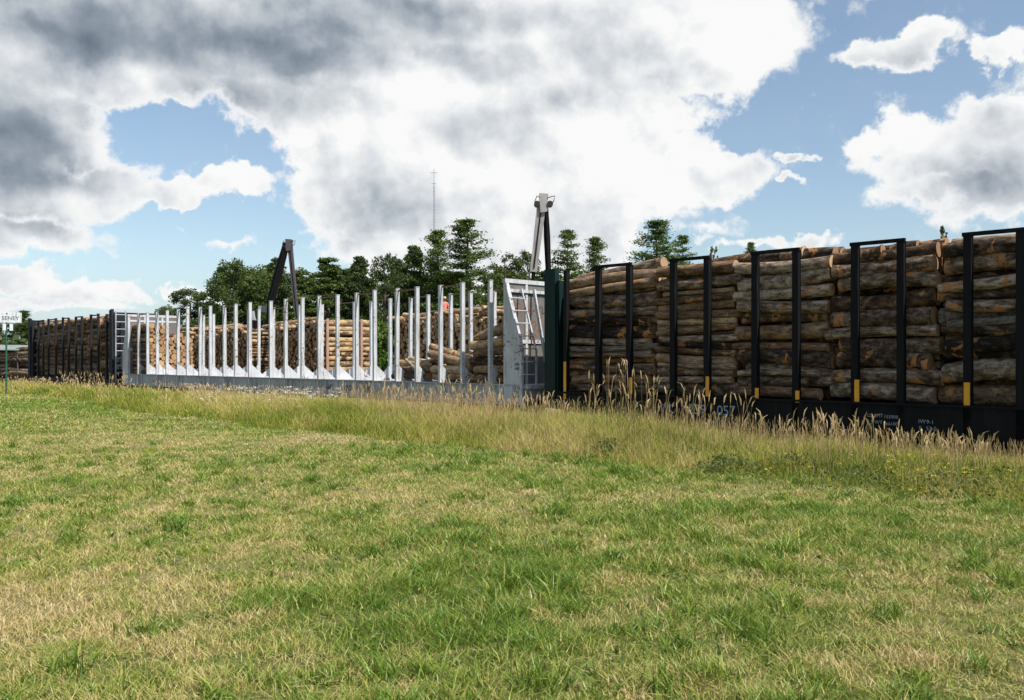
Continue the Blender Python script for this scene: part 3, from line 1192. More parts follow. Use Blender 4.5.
# black car: bundles between the stake pairs
bx = [BXL + .10]
for i in range(2, len(BSTK), 2):
    if i + 1 < len(BSTK):
        bx.append((BSTK[i] + BSTK[i + 1]) / 2)
bx.append(BXR - .02)
ordb = ['first', 'second', 'third', 'fourth', 'fifth', 'sixth', 'seventh', 'eighth']
for i in range(len(bx) - 1):
    a, b = bx[i] + .01, bx[i + 1] - .01
    if i < 2:
        rf = lambda g: float(np.clip(g.normal(.118, .034), .06, .20))
        kf = kmix(.55, .9)
    elif i == 2:
        rf = lambda g: float(np.clip(g.normal(.152, .04), .08, .24))
        kf = kmix(.7, .9)
    else:
        rf = lambda g: float(np.clip(g.normal(.172, .045), .08, .27))
        kf = kmix(.88, .95)
    load_bundle(a, b, DECK_B + .0, 3.50 + (.10, .10, .08, .06, .02, -.02, -.04, -.1)[min(i, 7)], rf, 100 + i, kf,
                'logs loaded on the black car', f"{ordb[i]} bundle from the dark green bulkhead", 1.6 if i > 2 else 1.3, inset=.235)

# far car
nb = 7
for i in range(nb):
    a = FXL + .1 + (FXR - FXL - .2) * i / nb + .04
    b = FXL + .1 + (FXR - FXL - .2) * (i + 1) / nb - .04
    load_bundle(a, b, DECK_F, 3.72 + random.uniform(-.06, .06), lambda g: float(np.clip(g.normal(.14, .03), .09, .21)), 200 + i, kmix(.12, .95),
                'logs loaded on the far grey car', f"{ordb[nb - 1 - i]} bundle beyond the dark ladder", .8, crown=.25, inset=.21)

# white car: one stack against the far bulkhead, cut ends towards us
cs = pack(CY - .42, lambda g: float(np.clip(g.normal(.105, .027), .06, .17)), lambda y: 2.85 if y < .75 else 2.2 + .12 * math.sin(y * 5), 301)
g = np.random.default_rng(5)
rows = np.argsort(cs[:, 1])
row_id, used = {}, []
for k in range(len(cs)):
    row_id[k] = int(cs[k, 1] // .21)
byrow = {}
for k in range(len(cs)):
    byrow.setdefault(row_id[k], []).append(k)
for rr, ks in byrow.items():
    ks.sort(key=lambda k: cs[k, 0])
NUM = ['first', 'second', 'third', 'fourth', 'fifth', 'sixth', 'seventh', 'eighth', 'ninth', 'tenth', 'eleventh', 'twelfth', 'thirteenth', 'fourteenth', 'fifteenth', 'sixteenth']
for k in range(len(cs)):
    y, z, r = cs[k]
    ctr = tw(WXL + 1.28 + g.uniform(-.06, .06), .21 + y, DECK_W + z + .01)
    lab = f"log end, {NUM[row_id[k]]} layer up, {NUM[byrow[row_id[k]].index(k)]} across, against the far grey bulkhead"
    LOGS.append((6 * r / .12, ctr, TAX + Vector((0, 0, g.normal(0, .006))), r * .99, 2.42, 'brown', lab, 'logs stacked on the far end of the white car'))

# white car: low jumbled pile by the near bulkhead (long way along the car)
def heap_log(px0, px1, y, z0, z1, r, kind, lab, y1=None):
    a = tw(X(px0), y, z0)
    b = tw(X(px1), y if y1 is None else y1, z1)
    d = b - a
    LOGS.append((60, (a + b) / 2, d, r, d.length, kind, lab, 'logs heaped at the near end of the white car'))


hp = [(464, 501, .42, 1.12, 1.10, .13, 'brown'), (466, 500, .45, 1.38, 1.40, .14, 'brown'), (463, 498, .42, 1.66, 1.70, .14, 'grey'), (466, 501, .44, 1.93, 2.03, .14, 'brown'),
      (461, 500, .5, 2.18, 2.34, .15, 'pale'), (462, 501, .62, 2.40, 2.72, .15, 'brown'), (458, 499, .95, 2.52, 2.95, .14, 'brown'), (464, 500, 1.3, 2.3, 2.6, .15, 'pale'),
      (425, 461, .42, 1.12, 1.14, .13, 'brown'), (424, 458, .45, 1.40, 1.36, .14, 'pale'), (419, 462, .50, 1.92, 1.50, .15, 'brown'), (415, 456, .75, 2.16, 1.70, .15, 'pale'),
      (428, 463, .9, 1.62, 1.8, .14, 'brown'), (424, 460, 1.3, 1.7, 1.75, .15, 'brown'), (430, 462, 1.7, 1.9, 1.6, .15, 'grey'),
      (384, 420, .42, 1.10, 1.12, .12, 'brown'), (386, 424, .5, 1.34, 1.38, .12, 'pale'), (381, 414, .7, 1.62, 1.52, .11, 'pale'), (390, 428, 1.0, 1.5, 1.75, .14, 'brown'), (379, 416, 1.4, 1.75, 1.45, .11, 'pale'),
      (392, 430, 1.8, 1.3, 1.6, .14, 'brown'), (398, 414, .35, 1.72, 1.22, .06, 'grey'), (384, 420, 1.3, 1.15, 1.2, .14, 'brown'), (386, 424, 1.9, 1.1, 1.1, .14, 'brown'),
      (425, 461, 1.0, 1.15, 1.15, .15, 'brown'), (426, 461, 1.7, 1.25, 1.2, .15, 'brown'), (464, 500, 1.0, 1.3, 1.3, .15, 'brown'), (465, 501, 1.0, 1.7, 1.7, .15, 'brown'), (465, 501, 1.0, 2.05, 2.1, .15, 'brown'),
      (465, 500, 1.7, 1.4, 1.5, .2, 'brown'), (465, 500, 1.9, 1.9, 2.0, .2, 'brown'), (466, 500, 2.2, 2.3, 2.3, .16, 'brown')]
zone = lambda px: 'against the white ladder bulkhead' if px > 460 else ('in the middle of the jumbled heap' if px > 414 else 'in the low heap below the loader person')
zones = {}
for h in hp:
    zones.setdefault(0 if h[0] >= 457 else (1 if h[0] >= 414 else 2), []).append(h)
ZN = ['heap by the white ladder bulkhead', 'middle heap of the white car', 'low left heap of the white car']
for zi, hs in zones.items():
    nearh = sorted([h for h in hs if h[2] < .8], key=lambda h: -(h[3] + h[4]))
    farh = sorted([h for h in hs if h[2] >= .8], key=lambda h: -(h[3] + h[4]))
    for row, hs2 in (('front', nearh), ('back', farh)):
        for i, h in enumerate(hs2):
            heap_log(h[0], h[1], h[2], h[3], h[4], h[5], h[6], f"log, {ordw(i)}, {row} row, {ZN[zi]}")

# two odd logs riding on top of the black load
for px, py, L, r, dy, lab in ((738, 259, 1.9, .17, .9, 'stubby log riding above the black car beside a bent stake top'),
                              (793, 251, .6, .14, .6, 'short knobbly log end poking above the load behind a tie bar'),
                              (868, 250, .7, .14, .5, 'small log riding on top of the second bundle of big logs'),
                              (905, 246, .6, .14, .7, 'little log stub on the highest part of the black load')):
    u = (px - 512) / 900
    Yd = (N0 + dy) / (NX * u + NY)
    LOGS.append((99, Vector((u * Yd, Yd, 1.7 + (360 - py) / 900 * Yd - .06)), TAX + Vector((0, 0, .05)), r, L, 'brown', lab, 'logs loaded on the black car'))

LOGS.sort(key=lambda a: -a[0])
for q in LOGS[:300]:
    put_log(q[1], q[2], q[3], q[4], q[5], q[6], q[7])
for q in LOGS[300:]:
    REST.append((log_matrix(q[1], q[2], q[3], q[4], 1.0), q[5]))


# ---- stacks in the yard behind (part of the many logs beyond three hundred)
def yard_stack(s0, s1, n0, ztop, L, rm, kind, seed, base=-.45, topf=None):
    """cut ends face the road; circles packed in the (s, z) plane, logs run along n"""
    g = np.random.default_rng(seed)
    span = s1 - s0
    h = lambda y: ztop - base - 1.2 + (topf(y / span) if topf else 0)
    cs = pack(span, lambda g: float(np.clip(g.normal(rm, rm * .2), rm * .55, rm * 1.5)), h, seed, tries=int(span * 12))
    for y, z, r in cs:
        c = W(s0 + y, n0 + L / 2 + g.uniform(-.1, .1), base + 1.2 + z)
        ax = Vector((NX, NY, 0)) + Vector((DX, DY, 0)) * g.normal(0, .02)
        REST.append((log_matrix(c, ax, r * .99, L, g.random() * 6.28), kind if g.random() < .8 else 'pale'))


def s_at(px, n):
    return s_of(px, n)


yard_stack(s_at(522, 30), s_at(463, 30), 30, 4.05, 2.5, .13, 'brown', 401, topf=lambda t: .1 * math.sin(t * 9))
yard_stack(s_at(461, 30), s_at(396, 30), 30, 4.15, 2.5, .13, 'brown', 402, topf=lambda t: .12 * math.sin(t * 7))
yard_stack(s_at(318, 30), s_at(268, 30), 30, 3.95, 2.5, .12, 'brown', 403, topf=lambda t: .28 * (1 - t))
yard_stack(s_at(251, 30), s_at(184, 30), 30, 3.85, 2.5, .12, 'brown', 404, topf=lambda t: .25 * math.sin(t * 5))
# back row, lower: the loader hand stands on it
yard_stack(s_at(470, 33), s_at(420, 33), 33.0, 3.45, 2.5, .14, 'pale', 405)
# lengthwise logs on top of the stacks, pale and sunlit
g = np.random.default_rng(77)
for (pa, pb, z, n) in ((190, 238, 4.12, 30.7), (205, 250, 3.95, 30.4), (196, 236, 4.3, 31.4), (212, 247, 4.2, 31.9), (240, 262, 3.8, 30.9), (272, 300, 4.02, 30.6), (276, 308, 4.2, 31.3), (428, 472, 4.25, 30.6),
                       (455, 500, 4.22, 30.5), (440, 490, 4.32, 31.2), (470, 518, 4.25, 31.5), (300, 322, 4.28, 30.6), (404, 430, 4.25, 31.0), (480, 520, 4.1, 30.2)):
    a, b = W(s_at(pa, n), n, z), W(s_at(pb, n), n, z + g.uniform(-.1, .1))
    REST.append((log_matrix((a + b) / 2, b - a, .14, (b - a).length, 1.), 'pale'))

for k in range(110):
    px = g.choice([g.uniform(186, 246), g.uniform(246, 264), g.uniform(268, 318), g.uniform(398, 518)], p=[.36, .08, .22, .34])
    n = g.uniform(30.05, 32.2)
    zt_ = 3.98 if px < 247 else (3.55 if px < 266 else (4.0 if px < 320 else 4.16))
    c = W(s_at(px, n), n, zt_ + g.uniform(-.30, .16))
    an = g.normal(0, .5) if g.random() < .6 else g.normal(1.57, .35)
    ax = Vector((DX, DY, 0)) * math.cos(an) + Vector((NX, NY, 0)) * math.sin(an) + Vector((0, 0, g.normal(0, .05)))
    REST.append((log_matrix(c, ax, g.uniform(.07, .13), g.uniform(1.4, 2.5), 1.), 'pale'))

# grey stack far left behind the sign
gs = np.random.default_rng(8)
pa, pb = at(-30, 378, Y=88), at(31, 378, Y=84)
for row in range(10):
    for k in range(3):
        z = .0 + row * .30 - .1
        if row > 8 and k < 1:
            continue
        t0 = k / 3
        a = pa.lerp(pb, t0 + gs.uniform(0, .02))
        b = pa.lerp(pb, t0 + .33 + gs.uniform(-.03, .03))
        a.z = b.z = z
        a.z += gs.uniform(-.1, .1)
        b.z += gs.uniform(-.1, .1)
        for dy in (0, .4):
            off = Vector((0, dy + gs.uniform(-.1, .1), 0))
            REST.append((log_matrix((a + b) / 2 + off, b - a, .17, (b - a).length, gs.random() * 6), 'grey'))


def build_rest():
    """every remaining log in one object"""
    protos = {'birch': 0, 'grey': 0, 'brown': 1, 'pale': 2}
    Vs, F, MI, LC, RN, SM = [], [], [], [], [], []
    base = 0
    shapes = [log_arrays(60 + i, 10, 5) for i in range(6)]
    g = np.random.default_rng(3)
    for m, kind in REST:
        V, side, sides, segs = shapes[int(g.integers(6))]
        M4 = np.array(m)
        e0, e1 = V[:sides], V[-sides:]
        av = np.concatenate([V, e0, e1])
        Vs.append(av @ M4[:3, :3].T + M4[:3, 3])
        LC.append(av)
        RN.append(np.full(len(av), g.random()))
        bi = protos[kind]
        F += [tuple(base + q for q in f) for f in side]
        MI += [bi] * len(side)
        SM += [True] * len(side)
        n0 = len(V)
        F.append(tuple(base + n0 + k for k in range(sides))[::-1])
        F.append(tuple(base + n0 + sides + k for k in range(sides)))
        MI += [4 if kind == 'pale' else 3] * 2
        SM += [False] * 2
        base += len(av)
    me = bpy.data.meshes.new('logs')
    me.from_pydata(np.concatenate(Vs).tolist(), [], F)
    for k in ('bark_grey', 'bark_brown', 'bark_pale', 'cut', 'cut_pale'):
        me.materials.append(M[k])
    me.polygons.foreach_set('material_index', MI)
    me.polygons.foreach_set('use_smooth', SM)
    a = me.attributes.new('lco', 'FLOAT_VECTOR', 'POINT')
    a.data.foreach_set('vector', np.concatenate(LC).astype(np.float32).ravel())
    a = me.attributes.new('rnd', 'FLOAT', 'POINT')
    a.data.foreach_set('value', np.concatenate(RN).astype(np.float32))
    me.update()
    o = bpy.data.objects.new('stacked_logs', me)
    col.objects.link(o)
    tag(o, 'cut logs stacked in the yard behind the train and deep inside the loads', 'log pile', kind='stuff')
    print('rest logs', len(REST), 'candidates', len(LOGS))


build_rest()


# ---- log trailer behind the white car
def trailer():
    n = 28.5
    p0, p1 = at(321, 360, Y=52), at(373.5, 360, Y=53.2)
    L = (p1 - p0).length
    mid = (p0 + p1) / 2
    t = empty('log_trailer', (mid.x, mid.y, -.45), math.atan2(p1.y - p0.y, p1.x - p0.x))
    tag(t, 'log trailer with faded pink stakes behind the empty middle of the white car', 'trailer')
    mb = MB()
    mb.box(-L / 2, L / 2, .4, .55, .95, 1.2)
    mb.box(-L / 2, L / 2, 1.7, 1.85, .95, 1.2)
    for x in (-L / 2 + .2, 0, L / 2 - .2):
        mb.box(x - .06, x + .06, 0, 2.4, 1.205, 1.32)
    mb.build('frame', M['iron'], t)
    for px in (327.5, 361.5):
        x = (px - 321) / 52.5 * L - L / 2
        for y in (-.02, 2.36):
            mb = MB()
            mb.box(x - .07, x + .07, y, y + .10, 1.0, 4.55)
            mb.build('stake', M['brown_stake'], t)
    for x in (-L / 2 + .9, -L / 2 + 2.1):
        for y in (.1, 2.1):
            mb = MB()
            mb.disc((x, y, .5), (0, 1, 0), .5, .28, 24)
            mb.disc((x, y, .5), (0, 1, 0), .25, .30, 16, 1)
            mb.build('wheel', [M['rubber'], M['galv']], t)
    return p0, p1


tp0, tp1 = trailer()


def trailer_logs():
    g = np.random.default_rng(15)
    z = .92
    i = 0
    spec = []
    while z < 3.98:
        r = g.uniform(.13, .19)
        spec.append((z + r, r))
        z += 2 * r * .97
    for i, (zc, r) in enumerate(spec):
        for j, dn in enumerate((.28, .65, 1.05)):
            dv = (tp1 - tp0).normalized()
            nv = Vector((-dv.y, dv.x, 0))
            a = tp0 + dv * g.uniform(-.1, .3) + nv * dn
            b = tp1 - dv * g.uniform(-.1, .3) + nv * dn
            a.z, b.z = zc + g.uniform(-.05, .05), zc + g.uniform(-.05, .05)
            m = log_matrix((a + b) / 2, b - a, r, (b - a).length, g.random() * 6)
            if j == 0:
                o = bpy.data.objects.new('long_log', LOGM['pale'][i % 5])
                col.objects.link(o)
                o.matrix_world = m
                tag(o, f"pale long log, {ordw(len(spec) - 1 - i)} on the near side of the pink-staked trailer", 'long log', 'long logs on the trailer')
            else:
                o = bpy.data.objects.new('long_log', LOGM['brown'][i % 5])
                col.objects.link(o)
                o.matrix_world = m
                tag(o, f"long log, {ordw(len(spec) - 1 - i)} in {'the middle' if j == 1 else 'the rear'} of the pink-staked trailer load", 'long log', 'long logs on the trailer')


trailer_logs()


# ------------------------------------------------------------------ loaders
def loader(name, label, base, pts, widths, mats, head, drums=True, kx=(-.10, .40)):
    """base: world ground point; pts: world points foot -> apex -> tip"""
    t = empty(name, base)
    tag(t, label, 'log loader')
    rel = [Vector(p) - Vector(base) for p in pts]
    ft, ap, tip = rel
    mb = MB()
    mb.box(-.5, .5, -.5, .5, 1.0, 1.25)
    mb.tube([(0, 0, 0.4), (0, 0, 2.0)], .32, 14)
    mb.tube([(0, 0, 1.9), (ft.x, ft.y, ft.z)], .24, 12)
    mb.build('pedestal', M['boom_dark'], t)
    # main boom: a box that tapers to the knuckle, with a hydraulic ram
    mb = MB()
    mb.beam(ft, ft.lerp(ap, .5), widths[0], widths[0] * 1.0, up=(0, 1, 0), w2=widths[0] * 1.15, h2=widths[0])
    mb.beam(ft.lerp(ap, .5), ap, widths[0] * 1.15, widths[0], up=(0, 1, 0), w2=widths[0] * .8)
    mb.build('main_boom', mats[0], t)
    side = Vector((0, -widths[0] * .75, 0))
    mb = MB()
    mb.tube([ft + side, ft.lerp(ap, .55) + side], .07, 8)
    mb.tube([ft.lerp(ap, .55) + side, ft.lerp(ap, .85) + side], .04, 8)
    mb.build('ram', M['boom_dark'], t)
    mb = MB()
    jib0 = ap + Vector((head, 0, -.1))
    mb.beam(jib0, tip, widths[1], widths[1], up=(0, 1, 0), w2=widths[1] * .75, h2=widths[1] * .7)
    mb.beam(jib0 + Vector((0, -widths[1] * .52, 0)), jib0.lerp(tip, .95) + Vector((0, -widths[1] * .42, 0)), .05, .03, up=(0, 1, 0), mi=1)
    mb.build('jib', [mats[1], M['boom_dark']], t)
    mb = MB()
    mb.plate([(ap.x + kx[0], ap.y - .30, ap.z + .25), (ap.x + kx[1], ap.y - .30, ap.z + .22), (ap.x + kx[1] - .04, ap.y - .30, ap.z - .55), (ap.x + kx[0] + .05, ap.y - .30, ap.z - .6)], (0, .5, 0))
    mb.build('knuckle', mats[1], t)
    if drums:
        for q in (kx[0] - .10, kx[1] + .08):
            d = MB()
            d.disc((ap.x + q, ap.y - .2, ap.z - .22), (0, 1, 0), .13, .3, 14)
            d.build('hose_reel', M['rubber'], t)
    for k, q in enumerate((kx[0] + .02, kx[1] - .02)):
        h = MB()
        h.tube([(ap.x + q, ap.y - .32, ap.z - .35), (ap.x + q + (-.22 if k == 0 else .25), ap.y - .34, ap.z - .12), (ap.x + q + (-.12 if k == 0 else .3), ap.y - .34, ap.z + .12), (ap.x + q, ap.y - .32, ap.z + .05)], .022, 6)
        h.build('hose', M['rubber'], t)
    # grapple hanging from the jib tip
    gm = MB()
    gm.tube([tip, tip + Vector((0, 0, -.45))], .09, 8)
    for sx in (-1, 1):
        prev = tip + Vector((0, 0, -.45))
        for a in range(1, 7):
            an = a / 6 * 2.4
            nx = tip + Vector((sx * .55 * math.sin(an), 0, -.45 - .55 * (1 - math.cos(an))))
            gm.beam(prev, nx, .16, .07, up=(0, 1, 0))
            prev = nx
    gm.build('grapple', M['boom_dark'], t)
    return t


b1 = at(268, 360, n=31.5)
b1.z = -.45
Y1 = b1.y
ld1 = loader('knuckleboom_loader', 'black knuckleboom log loader folded in a tall peak behind the white car', b1,
             [at(270.5, 302, Y=Y1), at(286.5, 243, Y=Y1), at(297.5, 322, Y=Y1)], (.44, .32), (M['boom_dark'], M['boom_mauve']), .24, False, (-.02, .42))
b2 = at(548, 360, n=28.5)
b2.z = -.45
Y2 = b2.y
loader('knuckleboom_loader', 'grey knuckleboom log loader standing highest, above the white ladder bulkhead', b2,
       [at(548.5, 274, Y=Y2), at(545.5, 200, Y=Y2), at(533.5, 272, Y=Y2)], (.24, .40), (M['boom_dark'], M['boom_light']), -.16, True, (-.28, .11))


def log_truck():
    p = at(256, 360, n=34)
    t = empty('log_truck', (p.x, p.y, -.45), TRACK_ROT)
    tag(t, 'log truck with grey rack plates showing above the stacks, left of the black loader', 'truck')
    mb = MB()
    mb.box(-4, 3.2, .3, 2.2, .8, 1.1)
    mb.build('frame', M['iron'], t)
    mb = MB()
    mb.plate([(-1.0, .1, 1.1), (1.0, .1, 1.1), (1.0, .1, 3.2), (-.2, .1, 3.9), (-1.0, .1, 3.9)], (0, 2.3, 0))
    mb.build('cab', M['boom_dark'], t, .04)
    mb = MB()
    mb.box(1.005, 2.6, .35, 2.1, 1.1, 2.2)
    mb.build('hood', M['boom_dark'], t, .05)
    mb = MB()
    mb.box(-1.3, -1.2, .0, 2.4, 4.35, 4.75)
    mb.build('rack_plate', M['galv'], t)
    mb = MB()
    for y in (.2, 2.1):
        mb.tube([(-1.15, y, 1.1), (-1.15, y, 4.5)], .07, 8)
    mb.build('exhaust_stack', M['galv'], t)
    for x in (-3.2, -2.0, 2.0):
        for y in (.15, 2.25):
            mb = MB()
            mb.disc((x, y, .52), (0, 1, 0), .52, .3, 24)
            mb.disc((x, y, .52), (0, 1, 0), .26, .32, 16, 1)
            mb.build('wheel', [M['rubber'], M['galv']], t)
    # operator seat canopy of the loader
    q = at(263, 310, Y=Y1 + .4)
    mb = MB()
    rel = q - Vector(b1)
    mb.box(rel.x - .30, rel.x + .32, rel.y - .1, rel.y + .0, rel.z - .15, rel.z + .28)
    mb.build('canopy', M['galv'], ld1)
    q = at(252, 314, Y=Y1 + .4)
    mb = MB()
    rel = q - Vector(b1)
    mb.plate([(rel.x - .22, rel.y, rel.z - .45), (rel.x + .25, rel.y, rel.z - .45), (rel.x + .10, rel.y, rel.z + .22), (rel.x - .18, rel.y, rel.z + .30)], (0, .3, 0))
    mb.build('seat_back', M['galv'], ld1, .03)
    mb = MB()
    mb.box(rel.x - .2, rel.x + .6, rel.y, rel.y + .7, rel.z - 1.2, rel.z - .46)
    mb.build('control_stand', M['boom_dark'], ld1, .03)


log_truck()


# ------------------------------------------------------------------ pickup glimpsed behind
def pickup():
    p = at(381, 360, n=40)
    t = empty('pickup_truck', (p.x, p.y, -.45), R(-60))
    tag(t, 'dark blue pickup glimpsed behind the stakes between two log stacks', 'pickup')
    mb = MB()
    prof = [(-2.6, .45), (2.5, .45), (2.6, .9), (2.4, 1.15), (1.2, 1.22), (.5, 1.85), (-.9, 1.88), (-1.1, 1.2), (-2.6, 1.2)]
    mb.plate([(x, -.9, z) for x, z in prof], (0, 1.8, 0))
    mb.build('body', M['blue_paint'], t, .06)
    mb = MB()
    mb.plate([(1.14, -.78, 1.29), (1.14, .78, 1.29), (.56, .70, 1.81), (.56, -.70, 1.81)], (.03, 0, .02))
    mb.build('windscreen', M['glass'], t)
    for y in (-.92, .905):
        mb = MB()
        mb.plate([(-.8, y, 1.25), (.95, y, 1.25), (.45, y, 1.76), (-.75, y, 1.78)], (0, .015, 0))
        mb.build('side_window', M['glass'], t)
    for x in (-1.7, 1.65):
        for y in (-.82, .82):
            mb = MB()
            mb.disc((x, y, .4), (0, 1, 0), .4, .24, 22)
            mb.disc((x, y, .4), (0, 1, 0), .22, .25, 14, 1)
            mb.build('wheel', [M['rubber'], M['galv']], t)
    for y in (-.65, .65):
        mb = MB()
        mb.box(2.52, 2.63, y - .16, y + .16, .78, .98)
        mb.build('headlight', M['sign_white'], t)


pickup()


# ------------------------------------------------------------------ person
def skin_mesh(name, joints, edges, mats, parent=None, sub=2):
    me = bpy.data.meshes.new(name)
    me.from_pydata([j[:3] for j in joints], edges, [])
    o = bpy.data.objects.new(name, me)
    col.objects.link(o)
    for m in mats:
        me.materials.append(m)
    o.modifiers.new('skin', 'SKIN').use_smooth_shade = True
    s = o.modifiers.new('sub', 'SUBSURF')
    s.levels = s.render_levels = sub
    for i, j in enumerate(joints):
        r = j[3]
        rr = r if isinstance(r, tuple) else (r, r)
        me.skin_vertices[0].data[i].radius = rr
    me.skin_vertices[0].data[0].use_root = True
    if parent is not None:
        o.parent = parent
    return o


def person():
    p = at(444.3, 360, n=34)
    p.z = 3.62
    t = empty('person', p, R(-150))
    tag(t, 'person in a faded red shirt and straw cap on the log stack', 'person')
    J = [(0, 0, .95, (.15, .11)), (0, 0, 1.15, (.135, .10)), (0, 0, 1.35, (.17, .11)), (0, 0, 1.47, (.12, .08)), (0, .01, 1.53, .055), (0, .02, 1.62, (.075, .09)), (0, .02, 1.72, (.07, .085)),
         (.19, 0, 1.43, .055), (.27, .02, 1.17, .042), (.25, .16, .95, .032), (.25, .21, .87, .03),
         (-.19, 0, 1.43, .055), (-.27, .02, 1.17, .042), (-.25, .16, .95, .032), (-.25, .21, .87, .03),
         (.10, 0, .88, .09), (.11, .02, .50, .06), (.11, 0, .09, .04), (.11, .14, .04, .04),
         (-.10, 0, .88, .09), (-.11, .02, .50, .06), (-.11, 0, .09, .04), (-.11, .14, .04, .04)]
    E = [(0, 1), (1, 2), (2, 3), (3, 4), (4, 5), (5, 6), (3, 7), (7, 8), (8, 9), (9, 10), (3, 11), (11, 12), (12, 13), (13, 14), (0, 15), (15, 16), (16, 17), (17, 18), (0, 19), (19, 20), (20, 21), (21, 22)]
    for sx in (1, -1):
        b = 10 if sx == 1 else 14
        for k, (fx, ln) in enumerate(((-.028, .075), (-.010, .085), (.010, .08), (.028, .065))):
            J.append((sx * (.25 + fx), .245, .825, .010))
            J.append((sx * (.25 + fx), .26, .825 - ln * .5, .009))
            E += [(b, len(J) - 2), (len(J) - 2, len(J) - 1)]
        J.append((sx * .215, .25, .86, .010))
        E.append((b, len(J) - 1))
    skin_mesh('body', J, E, [M['skin']], t)
    S = [(0, 0, .92, (.175, .135)), (0, 0, 1.15, (.16, .125)), (0, 0, 1.35, (.195, .135)), (0, 0, 1.47, (.14, .10)), (.2, 0, 1.43, .075), (.27, .01, 1.2, .06), (-.2, 0, 1.43, .075), (-.27, .01, 1.2, .06)]
    skin_mesh('shirt', S, [(0, 1), (1, 2), (2, 3), (3, 4), (4, 5), (3, 6), (6, 7)], [M['shirt']], t)
    P_ = [(0, 0, .96, (.165, .125)), (.10, 0, .86, .115), (.11, .02, .50, .08), (.11, 0, .10, .062), (-.10, 0, .86, .115), (-.11, .02, .50, .08), (-.11, 0, .10, .062)]
    skin_mesh('trousers', P_, [(0, 1), (1, 2), (2, 3), (0, 4), (4, 5), (5, 6)], [M['denim']], t)
    mb = MB()
    prof = [(0, 1.835), (.05, 1.83), (.085, 1.80), (.10, 1.75), (.105, 1.71)]
    n = 18
    vs, fs = [], []
    for r, z in prof:
        vs += [(r * math.cos(2 * PI * k / n), .02 + r * 1.15 * math.sin(2 * PI * k / n), z) for k in range(n)]
    for i in range(len(prof) - 1):
        for k in range(n):
            fs.append((i * n + k, (i + 1) * n + k, (i + 1) * n + (k + 1) % n, i * n + (k + 1) % n))
    mb.add(vs, fs, 0, True)
    mb.plate([(-.08, .11, 1.71), (-.06, .22, 1.70), (.06, .22, 1.70), (.08, .11, 1.71)], (0, 0, .012))
    mb.build('cap', M['cap'], t)
    mb = MB()
    for sx in (-1, 1):
        mb.disc((sx * .032, .125, 1.665), (0, 1, 0), .011, .01, 8)
    mb.build('eyes', M['letter_dark'], t)
    mb = MB()
    mb.plate([(-.014, .115, 1.615), (.014, .115, 1.615), (0, .115, 1.665)], (0, .03, 0))
    mb.build('nose', M['skin'], t)


person()


# ------------------------------------------------------------------ mast
def mast():
    Yd = 260
    foot = at(434, 360, Y=Yd)
    foot.z = -.4
    top = at(434, 171, Y=Yd)
    t = empty('radio_mast', foot)
    tag(t, 'thin grey lattice radio mast rising above the pines', 'mast')
    H = top.z - foot.z
    mb = MB()
    r = .26
    c3 = [(r * math.cos(a), r * math.sin(a)) for a in (0, 2.094, 4.189)]
    for x, y in c3:
        mb.tube([(x, y, 0), (x, y, H - 4)], .07, 5)
    k = 0
    z = 0
    while z < H - 5:
        for i in range(3):
            a, b = c3[i], c3[(i + 1) % 3]
            mb.tube([(a[0], a[1], z), (b[0], b[1], z + .9)], .03, 4)
        z += .9
    mb.build('lattice', M['galv'], t)
    mb = MB()
    mb.tube([(0, 0, H - 4), (0, 0, H + .6)], .09, 6)
    mb.tube([(-1.0, 0, H - .5), (1.0, 0, H - .5)], .08, 6)
    mb.tube([(-.7, 0, H - 3.6), (.7, 0, H - 3.6)], .08, 6)
    mb.build('antenna', M['galv'], t)


mast()


# ------------------------------------------------------------------ station sign
def sign():
    foot = at(6.3, 393, Y=45)
    foot.z = float(ground_z(foot.x, foot.y)) - .05
    t = empty('station_sign', foot, R(28))
    tag(t, 'green post with a white name board reading SENEY at the grass edge', 'sign')
    mb = MB()
    mb.tube([(0, 0, 0), (0, 0, 3.62)], .045, 10)
    mb.build('post', M['sign_green'], t)
    mb = MB()
    mb.box(-.52, .68, -.07, -.05, 3.62, 4.12)
    mb.build('name_board', M['sign_white'], t, .01)
    tx = text(t, "SENEY", -.20, 3.75, .27, M['letter_dark'], y=-.075)
    for x in (-.09, .22):
        mb = MB()
        mb.box(x - .075, x + .075, -.075, -.055, 3.22, 3.56)
        mb.build('marker_plate', M['sign_white'], t)
    mb = MB()
    mb.box(-.25, .30, -.054, -.045, 3.36, 3.42)
    mb.build('bracket', M['sign_green'], t)
    mb = MB()
    mb.tube([(0.02, -.078, 4.07), (0.02, -.05, 4.07)], .04, 8)
    mb.build('bolt', M['letter_dark'], t)


sign()

# pale sheet over the grey pile behind the sign
mb = MB()
q0, q1 = at(-25, 347, Y=86), at(16, 347, Y=84)
e0 = empty('tarp_roof', ((q0.x + q1.x) / 2, (q0.y + q1.y) / 2, 0), 0)
hw = (q1.x - q0.x) / 2
mb.plate([(-hw, -.6, 2.65), (hw, -.6, 2.60), (hw, 1.6, 3.05), (-hw, 1.6, 3.1)], (0, 0, .08))
mb.build('sheet', M['tarp'], e0)
for x in (-hw + .1, hw - .1):
    for y in (-.5, 1.5):
        mb = MB()
        mb.box(x - .05, x + .05, y - .05, y + .05, -.4, 2.65 if y < 0 else 3.0)
        mb.build('post', M['tie'], e0)
tag(e0, 'pale green sheet roof over the grey pile behind the sign', 'shelter')


